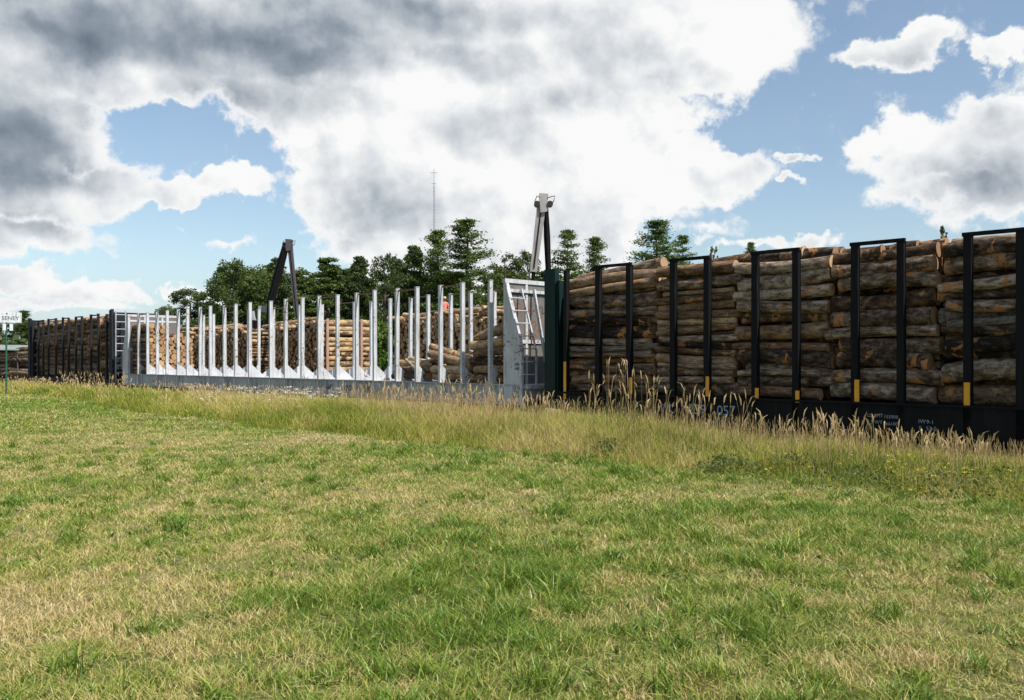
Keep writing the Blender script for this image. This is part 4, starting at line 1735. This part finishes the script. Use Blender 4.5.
# ------------------------------------------------------------------ trees
def quads_cloud(centers, sizes, g, up=.4):
    """leaf-sized faces: centres (N,3), half sizes (N,)"""
    n = len(centers)
    nm = g.normal(size=(n, 3))
    nm[:, 2] = np.abs(nm[:, 2]) + up
    nm /= np.linalg.norm(nm, axis=1)[:, None]
    a = g.normal(size=(n, 3))
    a -= (a * nm).sum(1)[:, None] * nm
    a /= np.linalg.norm(a, axis=1)[:, None]
    b = np.cross(nm, a)
    s = sizes[:, None]
    asp = g.uniform(.45, .8, n)[:, None]
    V = np.stack([centers - a * s, centers + b * s * asp, centers + a * s, centers - b * s * asp], 1).reshape(-1, 3)
    return V


def tree_trunk(H, r0, g, limbs, spread, name='trunk'):
    mb = MB()
    pts = [(0, 0, -.3)]
    rs = [r0 * 1.3]
    for k in range(1, 8):
        f = k / 7
        pts.append((g.normal(0, .06) * f * H * .08, g.normal(0, .06) * f * H * .08, H * f * .94))
        rs.append(r0 * (1 - f) ** .8 + .02)
    mb.tube(pts, rs, 8)
    for k in range(limbs):
        f = g.uniform(.25, .85)
        i = min(int(f * 7), 6)
        p = Vector(pts[i]).lerp(Vector(pts[i + 1]), f * 7 - i)
        an = g.uniform(0, 6.28)
        L = spread * (1 - f * .6) * g.uniform(.5, .9)
        q = p + Vector((math.cos(an) * L, math.sin(an) * L, L * g.uniform(.3, .9)))
        m = p.lerp(q, .5) + Vector((0, 0, -.05 * L))
        mb.tube([p, m, q], [r0 * (1 - f) * .5 + .03, r0 * (1 - f) * .3 + .02, .015], 5, cap=False)
    return mb


def broad_proto(seed, H, Wd, dens=1.0, low=.18, clumps=46, leaf=.115, point=False):
    g = np.random.default_rng(seed)
    C, S, Vr = [], [], []
    nc = int(clumps * 2.3)
    for k in range(nc):
        f = g.uniform(low, 1.0) ** .85
        tt = (f - low) / (1 - low)
        env = math.sqrt(max(.05, 1 - ((tt - .38) / .66) ** 2))
        if point:
            env = (1 - tt) ** .62 * 1.05 + .05
        rad = Wd / 2 * env * math.sqrt(g.uniform(.05, 1)) * g.uniform(.8, 1.12)
        an = g.uniform(0, 6.28)
        c = np.array([math.cos(an) * rad, math.sin(an) * rad, f * H * .94])
        cr = Wd * g.uniform(.055, .12) * (1.15 - .4 * f)
        n = int(200 * dens * (cr / (Wd * .09)) ** 2)
        d = g.normal(size=(n, 3))
        d /= np.linalg.norm(d, axis=1)[:, None]
        rr = cr * g.uniform(.15, 1.35, n) ** .8
        pts = c + d * rr[:, None] * (np.array([1.25, 1.25, .5]) if point else np.array([1, 1, .72]))
        C.append(pts)
        S.append(g.uniform(.6, 1.4, n) * leaf)
        Vr.append(np.clip(g.normal(.5, .2, n) + g.normal(0, .16), 0, 1))
    C, S, Vr = np.concatenate(C), np.concatenate(S), np.concatenate(Vr)
    V = quads_cloud(C, S, g)
    return V, np.repeat(Vr, 4), tree_trunk(H * .95, .028 * H, g, 14, Wd * .45)


def pine_proto(seed, H, Wd, low=.16, whorls=19, droop=.0, leaf=.105, irregular=.38):
    g = np.random.default_rng(seed)
    C, S, Vr = [], [], []
    mb = tree_trunk(H, .02 * H, g, 0, 1)
    for w in range(whorls):
        f = low + (1 - low) * (w / (whorls - 1)) ** .95
        z = H * f
        Lb = Wd / 2 * ((1 - f) ** .55 + .04)
        nb = 8 if f < .8 else 6
        for b in range(nb):
            if g.random() < .10 and f < .9:
                continue
            z = H * min(f + g.uniform(-.5, .5) * (1 - low) / whorls, .985)
            an = g.uniform(0, 6.28)
            L = Lb * g.uniform(1 - irregular * 1.6, 1.12)
            rise = L * g.uniform(.02, .30) + .12
            tipz = z + rise
            tip = np.array([math.cos(an) * L, math.sin(an) * L, tipz])
            root = np.array([0, 0, z])
            mb.tube([tuple(root), tuple(root * .5 + tip * .5 - np.array([0, 0, .06 * L])), tuple(tip)], [.05 * (1 - f) + .02, .03, .01], 4, cap=False)
            nt_ = max(3, int(L / .36))
            for q in range(nt_):
                t = (q + 1) / nt_
                if t < .28:
                    continue
                c = root * (1 - t) + tip * t
                c[2] += -.06 * L * math.sin(PI * t)
                n = int(30 + 14 * t)
                off = g.normal(size=(n, 3)) * np.array([.34, .34, .085]) * (.8 + .3 * L / max(Wd / 2, .1))
                C.append(c + off)
                S.append(g.uniform(.6, 1.3, n) * leaf)
                Vr.append(np.clip(g.normal(.5, .2, n) + g.normal(0, .12), 0, 1))
    C, S, Vr = np.concatenate(C), np.concatenate(S), np.concatenate(Vr)
    V = quads_cloud(C, S, g, .8)
    return V, np.repeat(Vr, 4), mb


def tree_data(key, proto, mat):
    V, var, mb = proto
    n = len(V) // 4
    o = mesh_np('crown_' + key, V, np.arange(4 * n), np.arange(0, 4 * n, 4), M[mat], False, {'var': var})
    me = o.data
    bpy.data.objects.remove(o)
    return me, mb.mesh('trunk_' + key, M['trunk'])


TD = {
    'broadA': (12, 8) + tree_data('a', broad_proto(1, 12, 8, 1.0, .08, 60), 'leaf'),
    'broadB': (12, 7) + tree_data('b', broad_proto(2, 12, 7, 1.0, .10, 56), 'leaf'),
    'darkA': (12, 7) + tree_data('c', broad_proto(3, 12, 7, 1.0, .10, 56), 'leaf_dark'),
    'jackA': (12, 6) + tree_data('l', broad_proto(14, 12, 6, .85, .08, 60, .12, True), 'leaf_dark'),
    'jackB': (12, 5.4) + tree_data('m', broad_proto(15, 12, 5.4, .8, .08, 54, .12, True), 'leaf'),
    'airyA': (12, 6.5) + tree_data('d', broad_proto(4, 12, 6.5, .62, .2, 40), 'leaf_airy'),
    'airyB': (12, 6) + tree_data('e', broad_proto(5, 12, 6, .55, .2, 38), 'leaf_airy'),
    'pineA': (16, 8) + tree_data('f', pine_proto(6, 16, 8, .08, 26), 'needle'),
    'pineB': (14, 7) + tree_data('g', pine_proto(7, 14, 7, .08, 23), 'needle'),
    'pineC': (14, 8) + tree_data('h', pine_proto(8, 14, 8, .08, 18, irregular=.45), 'needle'),
    'sparse': (9, 3.6) + tree_data('i', broad_proto(9, 9, 3.6, .22, .3, 24, .12), 'leaf_airy'),
    'shrub': (5, 5) + tree_data('j', broad_proto(10, 5, 5, 1.2, .05, 34, .15), 'leaf_light'),
    'spire': (12, 3.6) + tree_data('k', pine_proto(11, 12, 3.6, .06, 20), 'needle'),
}


def tree(key, px, ytop, Yd, wpx, label, cat='tree', group='trees behind the log yard', rz=None, name=None):
    H0, W0, cm, tm = TD[key]
    top = at(px, ytop, Y=Yd)
    H = top.z + .5
    o = empty(name or ('pine_tree' if key.startswith(('pine', 'spire')) else ('shrub' if key == 'shrub' else 'tree')), (top.x, top.y, -.5), rz if rz is not None else random.random() * 6.28)
    wd = wpx / 900 * Yd * (1.35 if key in ('sparse', 'shrub') else 1.5)
    o.scale = (wd / W0, wd / W0, H / H0)
    c = bpy.data.objects.new('crown', cm)
    c2 = bpy.data.objects.new('trunk', tm)
    for q in (c, c2):
        col.objects.link(q)
        q.parent = o
    tag(o, label, cat, group)
    return o


T = [
    ('broadB', 168, 303, 120, 26, 'small round tree just right of the far grey bulkhead'),
    ('darkA', 190, 286, 112, 40, 'dark rounded tree standing alone before the gap in the treeline'),
    ('darkA', 207, 300, 116, 30, 'low dark tree filling the gap left of the tall bushy tree'),
    ('broadA', 234, 256, 96, 48, 'tall bushy tree at the left end of the treeline'),
    ('broadB', 258, 262, 98, 36, 'bushy green tree just left of the black loader boom'),
    ('jackA', 277, 252, 104, 30, 'dark tree directly behind the black loader boom'),
    ('jackB', 302, 263, 97, 36, 'green tree framed by the right leg of the black loader'),
    ('jackB', 328, 249, 98, 42, 'round topped tree standing above its neighbours right of the black loader'),
    ('jackA', 347, 264, 104, 34, 'dark lower tree right of the round topped one'),
    ('jackA', 360, 250, 98, 34, 'dark narrow tree left of the orange tinged tree'),
    ('airyA', 385, 249, 96, 34, 'thin crowned tree with orange tinged twigs in mid treeline'),
    ('jackA', 398, 253, 103, 30, 'dark tree tucked between the orange tinged tree and the pines'),
    ('jackA', 414, 239, 98, 38, 'dark tree left of the mast, beside the first tall pine'),
    ('pineB', 438, 231, 96, 46, 'tall dark pine right under the radio mast'),
    ('pineA', 467, 220, 92, 66, 'tallest broad pine in the middle of the treeline'),
    ('airyB', 505, 246, 98, 38, 'airy tree right of the tallest pine'),
    ('airyA', 529, 246, 101, 32, 'airy tree left of the grey loader boom'),
    ('pineC', 568, 231, 88, 52, 'pine with layered limbs right of the grey loader boom'),
    ('pineB', 595, 238, 90, 40, 'smaller pine above the left end of the black load'),
    ('pineA', 657, 221, 80, 64, 'broad pine standing alone over the black load'),
    ('pineC', 683, 236, 84, 40, 'ragged pine leaning out from behind the lone broad pine'),
    ('sparse', 714, 241, 120, 16, 'spindly nearly bare tree right of the broad pine'),
    ('pineB', 751, 243, 125, 22, 'small dark pine tip over the black load'),
    ('sparse', 943, 219, 70, 16, 'spindly young tree at the far right over the black load'),
    ('spire', 24, 311, 150, 16, 'narrow spire tree behind the station sign'),
    ('broadB', 30, 318, 140, 26, 'light green tree at the left end of the train'),
    ('darkA', 6, 321, 145, 30, 'dark tree behind the post of the station sign'),
    ('darkA', -14, 322, 145, 34, 'dark tree at the extreme left edge'),
    ('broadB', 148, 318, 125, 20, 'little tree peeping over the far white bulkhead'),
    ('shrub', 372, 318, 62, 40, 'bright sunlit shrub beside the log trailer'),
    ('shrub', 358, 322, 66, 30, 'light green shrub behind the pink stakes'),
]
for q in T:
    cat = 'shrub' if q[0] == 'shrub' else ('pine tree' if q[0] in ('pineA', 'pineB', 'pineC', 'spire') else 'tree')
    tree(*q[:5], q[5], cat)
g = np.random.default_rng(31)
backs = ['jackB', 'darkA', 'jackA', 'broadB', 'jackA']
names = ['first', 'second', 'third', 'fourth', 'fifth', 'sixth', 'seventh', 'eighth', 'ninth', 'tenth', 'eleventh', 'twelfth', 'thirteenth', 'fourteenth', 'fifteenth', 'sixteenth']
for i, px in enumerate(np.linspace(224, 622, 16)):
    tree(backs[i % 5], px + g.uniform(-6, 6), (261 if px < 545 else 285) + g.uniform(-4, 10), 118 + g.uniform(-4, 8), 46, f"{names[i]} tree from the left in the dim rear row of the woods", 'tree', 'rear row of the woods')
for i, px in enumerate((640, 670, 700, 730)):
    tree(backs[i], px, 285, 120, 46, f"low tree hidden behind the black load, {names[i]} from the left", 'tree', 'low trees behind the black load')


def undergrowth():
    g = np.random.default_rng(12)
    n = 26000
    s = g.uniform(-150, 110, n)
    Yd = 122 + g.normal(0, 4, n)
    h = np.abs(g.normal(0, 1, n)) ** .8 * 2.6
    C = np.stack([s, Yd, -.4 + np.clip(h, 0, 7)], -1)
    V = quads_cloud(C, g.uniform(.3, .7, n), g)
    o = mesh_np('undergrowth', V, np.arange(4 * n), np.arange(0, 4 * n, 4), M['leaf_dark'], False, {'var': np.repeat(g.random(n), 4)})
    tag(o, 'dark brush along the foot of the woods', 'undergrowth', kind='stuff')


undergrowth()


# ------------------------------------------------------------------ grass
def blades(P, h, w, g, lean=.35, seg=2, face=None):
    """ribbon blades: returns vertices, loops, starts"""
    n = len(P)
    an = g.uniform(0, 2 * PI, n) if face is None else face
    dx, dy = np.cos(an), np.sin(an)
    la = g.uniform(0, 2 * PI, n)
    L = np.abs(g.normal(lean, lean * .5, n)) * h
    lx, ly = np.cos(la) * L, np.sin(la) * L
    def pt(f, wf, sgn):
        return np.stack([P[:, 0] + lx * f ** 1.8 + sgn * dx * w * wf, P[:, 1] + ly * f ** 1.8 + sgn * dy * w * wf, P[:, 2] + h * f * (1 - .18 * lean * f)], -1)
    V = np.stack([pt(0, .5, -1), pt(0, .5, 1), pt(.55, .42, -1), pt(.55, .42, 1), pt(1, 0, 1)], 1).reshape(-1, 3)
    b = np.arange(n)[:, None] * 5
    loops = (b + np.array([0, 1, 3, 2, 2, 3, 4])[None]).reshape(-1)
    st = (np.arange(n)[:, None] * 7 + np.array([0, 4])[None]).reshape(-1)
    return V, loops, st


def dryness(x, y):
    """large patches of dry and fresh turf"""
    f = fbm(x * .30 + 3, y * .30 + 9, 4) * .55 + fbm(x * 1.3, y * 1.3 + 30, 3) * .6 - .205

    def blob(cx, cy, rx, ry, a):
        return a * np.exp(-((x - cx) / rx) ** 2 - ((y - cy) / ry) ** 2)
    f = f + blob(-3.2, 5.9, 1.4, 1.7, .46) + blob(-7, 19, 6, 2.2, .28) + blob(-2.5, 11.5, 2.5, 1.0, .16) + blob(3.6, 11.0, 2.5, .7, .14) + blob(2.2, 5.0, 1.2, .5, .12) + blob(-5, 9.5, 2.2, 1.5, .12)
    f = f + blob(1.0, 6.6, 1.6, 1.0, -.09) + blob(-1.0, 7.0, 1.3, 1.4, -.06) + blob(-16, 32, 8, 3, -.20) + blob(-1.2, 5.2, .8, .8, -.06)
    return f


def lawn():
    g = np.random.default_rng(21)
    Ps = []
    Hs, Ws = [], []
    for (y0, y1, dens, hh, ww) in ((3.6, 6.5, 5200, .13, .0058), (6.5, 9.5, 3600, .125, .0075), (9.5, 14, 2000, .115, .0095), (14, 22, 900, .11, .013), (22, 34, 400, .11, .022), (34, 64, 150, .11, .04)):
        xa = lambda y: -.60 * y - 1.2
        xb = lambda y: .60 * y + 1.2
        area = (xb((y0 + y1) / 2) - xa((y0 + y1) / 2)) * (y1 - y0)
        n = int(area * dens)
        y = g.uniform(y0, y1, n)
        x = g.uniform(0, 1, n) * (xb(y) - xa(y)) + xa(y)
        s_ = x * DX + y * DY
        k = nz(x, y) < 12.2 + np.clip((s_ - 30) / 12, 0, 1) * 2.4
        x, y = x[k], y[k]
        clump = fbm(x * 3.2, y * 3.2, 3)
        keep = g.random(len(x)) < np.clip(.55 + (clump - .38) * 2.6, .4, 1)
        x, y, clump = x[keep], y[keep], clump[keep]
        d = dryness(x, y)
        lush = np.clip((.5 - d) * 1.6, 0, 1)
        tuft = np.clip((clump - .52) * 5, 0, 1)
        h = hh * g.uniform(.35, 1.2, len(x)) * (.50 + .45 * lush + .75 * tuft * (.3 + lush))
        Ps.append(np.stack([x, y, ground_z(x, y) - .01], -1))
        Hs.append(h)
        Ws.append(ww * g.uniform(.7, 1.3, len(x)))
    P, h, w = np.concatenate(Ps), np.concatenate(Hs), np.concatenate(Ws)
    d = dryness(P[:, 0], P[:, 1])
    V, L, S = blades(P, h, w, g, .75)
    fine = fbm(P[:, 0] * 5, P[:, 1] * 5 + 60, 3)
    var = np.clip(d * 1.2 - .09 + (fine - .5) * 1.15 + g.normal(0, .24, len(P)), 0, 1)
    print('lawn blades', len(P))
    o = mesh_np('lawn_grass', V, L, S, M['grass'], False, {'var': np.repeat(var, 5)})
    tag(o, 'mown lawn of mixed green and straw dry turf in front of the train', 'grass', kind='stuff')
    # dead stalks and clippings lying in the turf
    n = 26000
    y = 3.6 + g.random(n) ** 1.4 * 14
    x = g.uniform(-1, 1, n) * (.6 * y + 1)
    k = nz(x, y) < 11.3
    x, y = x[k], y[k]
    an = g.uniform(0, 6.28, len(x))
    ln = g.uniform(.04, .12, len(x))
    z = ground_z(x, y) + g.uniform(.005, .045, len(x))
    wv = .002 + .0003 * y
    dx, dy = np.cos(an), np.sin(an)
    zt = z + g.uniform(-.01, .04, len(x))
    V = np.stack([np.stack([x - dy * wv, y + dx * wv, z], -1), np.stack([x + dy * wv, y - dx * wv, z], -1), np.stack([x + dx * ln, y + dy * ln, zt], -1)], 1).reshape(-1, 3)
    o = mesh_np('dry_litter', V, np.arange(len(V)), np.arange(0, len(V), 3), M['grass'], False, {'var': np.repeat(g.uniform(.6, 1, len(x)), 3)})
    tag(o, 'dry stalks lying in the mown lawn', 'dry grass', kind='stuff')
    # coarse tufts of long blades
    n = 900
    y = 3.7 + g.random(n) ** 1.25 * 15
    x = g.uniform(-1, 1, n) * (.6 * y + 1)
    dd = dryness(x, y)
    k = (nz(x, y) < 11.4) & (g.random(n) < np.clip(1.5 - dd * 2.2, .06, 1))
    x, y, dd = x[k], y[k], dd[k]
    q = 46
    C = np.repeat(np.stack([x, y, ground_z(x, y)], -1), q, 0) + g.normal(0, .055, (len(x) * q, 3)) * np.array([1, 1, 0])
    sz = np.repeat(g.uniform(.55, 1.25, len(x)), q)
    V, L, S = blades(C, g.uniform(.07, .19, len(C)) * sz, g.uniform(.005, .010, len(C)) * (1 + .05 * C[:, 1]), g, .8)
    o = mesh_np('grass_tufts', V, L, S, M['grass'], False, {'var': np.repeat(np.clip(np.repeat(g.uniform(.02, .40, len(x)), q) + g.normal(0, .13, len(C)), 0, 1), 5)})
    tag(o, 'coarse tufts of longer blades in the mown lawn', 'grass', kind='stuff')
    # coarse weeds: rosettes of broad leaves
    n = 1300
    y = 3.8 + g.random(n) ** 1.2 * 14
    x = g.uniform(-1, 1, n) * (.6 * y + 1)
    k = (nz(x, y) < 11.3) & (dryness(x, y) < .52)
    x, y = x[k], y[k]
    C = np.repeat(np.stack([x, y, ground_z(x, y)], -1), 9, 0)
    V, L, S = blades(C, g.uniform(.03, .085, len(C)), g.uniform(.007, .018, len(C)), g, 1.2)
    o = mesh_np('lawn_weeds', V, L, S, M['leaf_light'], False, {'var': np.repeat(g.random(len(C)), 5)})
    tag(o, 'low broad leaved weeds scattered in the lawn', 'weeds', kind='stuff')


lawn()


def sn(s, n):
    return s * DX + n * NX, s * DY + n * NY


def band_height(s, n):
    """height of the rough grass strip between lawn and track"""
    edge = 11.2 + (fbm(s * .35 + 70, s * .1, 3) - .5) * 1.3 + np.clip((s - 30) / 12, 0, 1) * 2.2
    e = np.clip((n - edge) / 1.1, 0, 1) ** .6
    back = 1 - .35 * np.clip((n - 15.5) / 2, 0, 1)
    f = np.interp(s, [4, 6.3, 8.1, 10.4, 14, 16, 25, 60], [.46, .56, .68, .84, .94, 1.0, 1.0, .95])
    return e * back * f, edge


def tall_grass():
    g = np.random.default_rng(44)
    Ps, Hs, Ws, Vs = [], [], [], []
    for s0, s1, dens, w in ((-6, 14, 1250, .007), (14, 24, 950, .009), (24, 40, 420, .014), (40, 62, 200, .022), (62, 90, 110, .03)):
        n = int((s1 - s0) * 7.2 * dens)
        s = g.uniform(s0, s1, n)
        nn = g.uniform(10.4, 17.8, n)
        hf, edge = band_height(s, nn)
        k = hf > .04
        s, nn, hf = s[k], nn[k], hf[k]
        x, y = sn(s, nn)
        cl = fbm(x * 1.1 + 11, y * 1.1, 3)
        h = (.08 + .56 * hf) * g.uniform(.35, 1.12, len(x)) * (.45 + 1.1 * cl)
        Ps.append(np.stack([x, y, ground_z(x, y) - .01], -1))
        Hs.append(h)
        Ws.append(w * g.uniform(.6, 1.3, len(x)))
        mac = fbm(s * .25 + 5, nn * .6 + 2, 3)
        Vs.append(np.clip(.405 + (mac - .5) * 1.7 + (cl - .5) * 1.1 + g.normal(0, .24, len(x)) + .10 * np.clip((s - 30) / 20, 0, 1), 0, 1))
    P, h, w, v = map(np.concatenate, (Ps, Hs, Ws, Vs))
    V, L, S = blades(P, h, w, g, .6)
    print('tall blades', len(P))
    o = mesh_np('tall_grass', V, L, S, M['tall'], False, {'var': np.repeat(v, 5)})
    tag(o, 'strip of knee high yellow green grass along the track', 'tall grass', kind='stuff')

    # seeding stems
    def stems(s, nn, h, hw, hl, name, label, droop=.25, stemw=.004):
        x, y = sn(s, nn)
        z = ground_z(x, y) - .02
        n = len(x)
        la = g.uniform(0, 6.28, n)
        ld = np.abs(g.normal(.10, .07, n)) * h
        lx, ly = np.cos(la), np.sin(la)
        VV, LL, SS, AA = [], [], [], []
        base = 0
        fs = (0, .45, .75, 1.0)
        def C(f):
            return np.stack([x + lx * ld * f ** 2, y + ly * ld * f ** 2, z + h * f], -1)
        pts = [C(f) for f in fs]
        # seed head: continues from the stem top, curving over
        dr = droop * g.uniform(.2, 1.6, n)
        t0 = pts[-1]
        h1 = t0 + np.stack([lx * hl * .35 * dr, ly * hl * .35 * dr, hl * .5 * (1 - .2 * dr)], -1)
        h2 = t0 + np.stack([lx * hl * 1.0 * dr, ly * hl * 1.0 * dr, hl * (1 - .75 * dr)], -1)
        for k in range(2):
            an = g.uniform(0, PI, n) if k == 0 else an + PI / 2
            wx, wy = np.cos(an), np.sin(an)
            wv = np.stack([wx, wy, np.zeros(n)], -1)
            rows = []
            if k == 0:
                for p in pts:
                    rows.append((p, stemw))
                Vx = np.stack([q for p, w_ in rows for q in (p - wv * w_ / 2, p + wv * w_ / 2)], 1)
                m = Vx.shape[1]
                idx = np.array([j for i in range(len(rows) - 1) for j in (2 * i, 2 * i + 1, 2 * i + 3, 2 * i + 2)])
                VV.append(Vx.reshape(-1, 3))
                LL.append((base + np.arange(n)[:, None] * m + idx[None]).reshape(-1))
                AA.append(np.repeat(g.uniform(.0, .5, n), m))
                base += n * m
            Vx = np.stack([t0 - wv * hw[:, None] * .3, t0 + wv * hw[:, None] * .3, h1 - wv * hw[:, None] * .6, h1 + wv * hw[:, None] * .6, h2 - wv * hw[:, None] * .1, h2 + wv * hw[:, None] * .1], 1)
            idx = np.array([0, 1, 3, 2, 2, 3, 5, 4])
            VV.append(Vx.reshape(-1, 3))
            LL.append((base + np.arange(n)[:, None] * 6 + idx[None]).reshape(-1))
            AA.append(np.repeat(g.uniform(.25, 1, n), 6))
            base += n * 6
        L_ = np.concatenate(LL)
        o = mesh_np(name, np.concatenate(VV), L_, np.arange(0, len(L_), 4), M['seed'], False, {'var': np.concatenate(AA)})
        tag(o, label, 'seeding grass', kind='stuff')

    # general cover
    Ss, Ns, Hh, Hw, Hl = [], [], [], [], []
    for s0, s1, dens, ww in ((-6, 14, 120, .0065), (14, 24, 80, .009), (24, 40, 24, .022), (40, 62, 22, .038), (62, 90, 12, .05)):
        n = int((s1 - s0) * 7 * dens)
        s = g.uniform(s0, s1, n)
        nn = g.uniform(11.2, 17.8, n)
        hf, edge = band_height(s, nn)
        x, y = sn(s, nn)
        mac = fbm(s * .25 + 5, nn * .6 + 2, 3)
        k = (hf > .18) & (g.random(n) < np.clip((mac - .30) * 2.8, .08, 1))
        s, nn, hf = s[k], nn[k], hf[k]
        Ss.append(s)
        Ns.append(nn)
        Hh.append((.10 + .62 * hf) * g.uniform(.5, 1.2, len(s)))
        Hw.append(g.uniform(.6, 1.3, len(s)) * ww)
        Hl.append(g.uniform(.06, .14, len(s)))
    stems(*map(np.concatenate, (Ss, Ns, Hh, Hw, Hl)), 'seeding_grass', 'straw coloured seed heads over the rough strip')

    # tall reed stems: groups near the black car and before the white car
    Ss, Ns, Hh = [], [], []
    for px0, px1, n0, n1, cnt, ha, hb in ((585, 655, 12.6, 14.0, 46, .80, 1.38), (650, 705, 12.6, 13.8, 40, .65, 1.22), (700, 765, 12.4, 13.6, 34, .55, 1.10), (765, 830, 12.3, 13.6, 34, .45, .85),
                                          (605, 645, 12.8, 13.6, 14, 1.40, 1.66), (815, 880, 12.2, 14, 60, .5, .80), (880, 990, 12.2, 14.5, 110, .38, .62),
                                          (340, 500, 13.2, 16.0, 210, .70, 1.02), (440, 500, 13, 14.5, 40, .95, 1.2), (495, 580, 13, 15, 70, .6, .9), (60, 130, 13, 16, 80, .8, 1.1)):
        px = g.uniform(px0, px1, cnt)
        nn = g.uniform(n0, n1, cnt)
        u = (px - 512) / 900
        Yd = nn / (NX * u + NY)
        xx = u * Yd
        Ss.append(xx * DX + Yd * DY)
        Ns.append(nn)
        Hh.append(g.uniform(ha, hb, cnt))
    s, nn, h = map(np.concatenate, (Ss, Ns, Hh))
    stems(s, nn, h, g.uniform(.014, .026, len(s)), g.uniform(.14, .24, len(s)), 'reed_grass', 'tall reed grass with drooping golden plumes before the train', .45, .006)
    # leaves of the reed clumps
    k = s < 22
    P0 = np.stack([*sn(s[k], nn[k]), np.zeros(k.sum())], -1)
    P0 = np.repeat(P0, 7, 0) + g.normal(0, .10, (7 * k.sum(), 3)) * np.array([1, 1, 0])
    P0[:, 2] = ground_z(P0[:, 0], P0[:, 1])
    hh = np.repeat(h[k], 7) * g.uniform(.35, .75, len(P0))
    V, L, S = blades(P0, hh, g.uniform(.008, .016, len(P0)), g, .45)
    o = mesh_np('reed_leaves', V, L, S, M['tall'], False, {'var': np.repeat(np.clip(g.normal(.22, .13, len(P0)), 0, 1), 5)})
    tag(o, 'long green leaves of the reed grass clumps', 'reed leaves', kind='stuff')

    # leafy weeds: dark clumps in the strip
    C, Vr = [], []
    for px, nc, r, hh_, cnt in ((612, 11.9, .45, .36, 900), (728, 11.5, .50, .30, 1000), (598, 12.3, .4, .4, 500), (540, 12.2, .4, .3, 400), (300, 13.0, .7, .45, 500), (690, 12, .5, .35, 350), (860, 11.6, .6, .3, 500), (960, 11.8, .8, .32, 900), (1010, 12.5, .7, .35, 700), (430, 12.2, .5, .35, 350), (790, 12, .5, .35, 400)):
        u = (px - 512) / 900
        Yd = nc / (NX * u + NY)
        c = np.array([u * Yd, Yd, 0])
        p = c + g.normal(size=(cnt, 3)) * np.array([r * .6, r * .6, 0])
        p[:, 2] = ground_z(p[:, 0], p[:, 1]) + hh_ * np.sqrt(g.random(cnt)) * np.exp(-((p[:, 0] - c[0]) ** 2 + (p[:, 1] - c[1]) ** 2) / (r * r * 1.3))
        C.append(p)
        Vr.append(g.random(cnt))
    C, Vr = np.concatenate(C), np.concatenate(Vr)
    V = quads_cloud(C, g.uniform(.012, .03, len(C)), g)
    o = mesh_np('leafy_weeds', V, np.arange(len(V)), np.arange(0, len(V), 4), M['leaf'], False, {'var': np.repeat(Vr, 4)})
    tag(o, 'dark leafy weeds in the front of the rough strip', 'weeds', kind='stuff')

    # flowers
    def flowers(spec, size, mat, name, label, cat, flat):
        C = []
        P0 = []
        for px0, px1, n0, n1, cnt, ha, hb in spec:
            px = g.uniform(px0, px1, cnt)
            nn = g.uniform(n0, n1, cnt)
            u = (px - 512) / 900
            Yd = nn / (NX * u + NY)
            x, y = u * Yd, Yd
            z = ground_z(x, y)
            h = g.uniform(ha, hb, cnt)
            P0.append((x, y, z, h))
        x, y, z, h = [np.concatenate([p[i] for p in P0]) for i in range(4)]
        n = len(x)
        k = 14
        c = np.repeat(np.stack([x, y, z + h], -1), k, 0)
        an = g.uniform(0, 6.28, n * k)
        rr = np.sqrt(g.random(n * k)) * size
        c = c + np.stack([np.cos(an) * rr, np.sin(an) * rr, g.normal(0, size * .15, n * k)], -1)
        V = quads_cloud(c, g.uniform(.2, .35, len(c)) * size, g, 1.5)
        o = mesh_np(name, V, np.arange(len(V)), np.arange(0, len(V), 4), M[mat], False, {'var': np.repeat(g.random(len(c)), 4)})
        tag(o, label, cat, kind='stuff')
        # their stalks
        V, L, S = blades(np.stack([x, y, z], -1), h, np.full(n, .008), g, .05)
        o = mesh_np(name + '_stalks', V, L, S, M['leaf'], False, {'var': np.repeat(g.random(n), 5)})
        tag(o, label.replace('flower', 'stalks of flower', 1), cat, kind='stuff')
    flowers(((186, 222, 14.2, 16.5, 26, .55, .85), (225, 345, 13.6, 16, 95, .60, .86), (200, 300, 12.8, 14, 24, .4, .6)), .07, 'petal_white', 'white_flowers', 'white flower umbels in the grass before the white car', 'white flowers', True)
    flowers(((880, 1020, 11.0, 12.6, 46, .22, .42), (760, 880, 11.0, 12, 8, .25, .4), (890, 930, 10.7, 10.9, 5, .12, .2), (760, 790, 10.9, 11.1, 3, .2, .25)), .026, 'petal_yellow', 'yellow_flowers', 'small yellow flower heads at the right of the rough strip', 'yellow flowers', True)


tall_grass()

# pale stone lying at the foot of the ballast, right
mb = MB()
g = np.random.default_rng(2)
pts = []
q = at(900, 467, Y=15.3)
for i in range(5):
    ph = i / 4 * PI
    for k in range(9):
        th = k / 9 * 2 * PI
        r = math.sin(ph) * .17 * g.uniform(.8, 1.15) + .001
        pts.append((math.cos(th) * r * 1.3, math.sin(th) * r, .07 * math.cos(ph)))
mb.add(pts, [(i * 9 + k, (i + 1) * 9 + k, (i + 1) * 9 + (k + 1) % 9, i * 9 + (k + 1) % 9) for i in range(4) for k in range(9)], 0, False)
o = mb.build('stone', M['sign_white'])
o.location = (q.x, q.y, q.z)
tag(o, 'pale flat stone in the rough grass below the black car', 'stone')
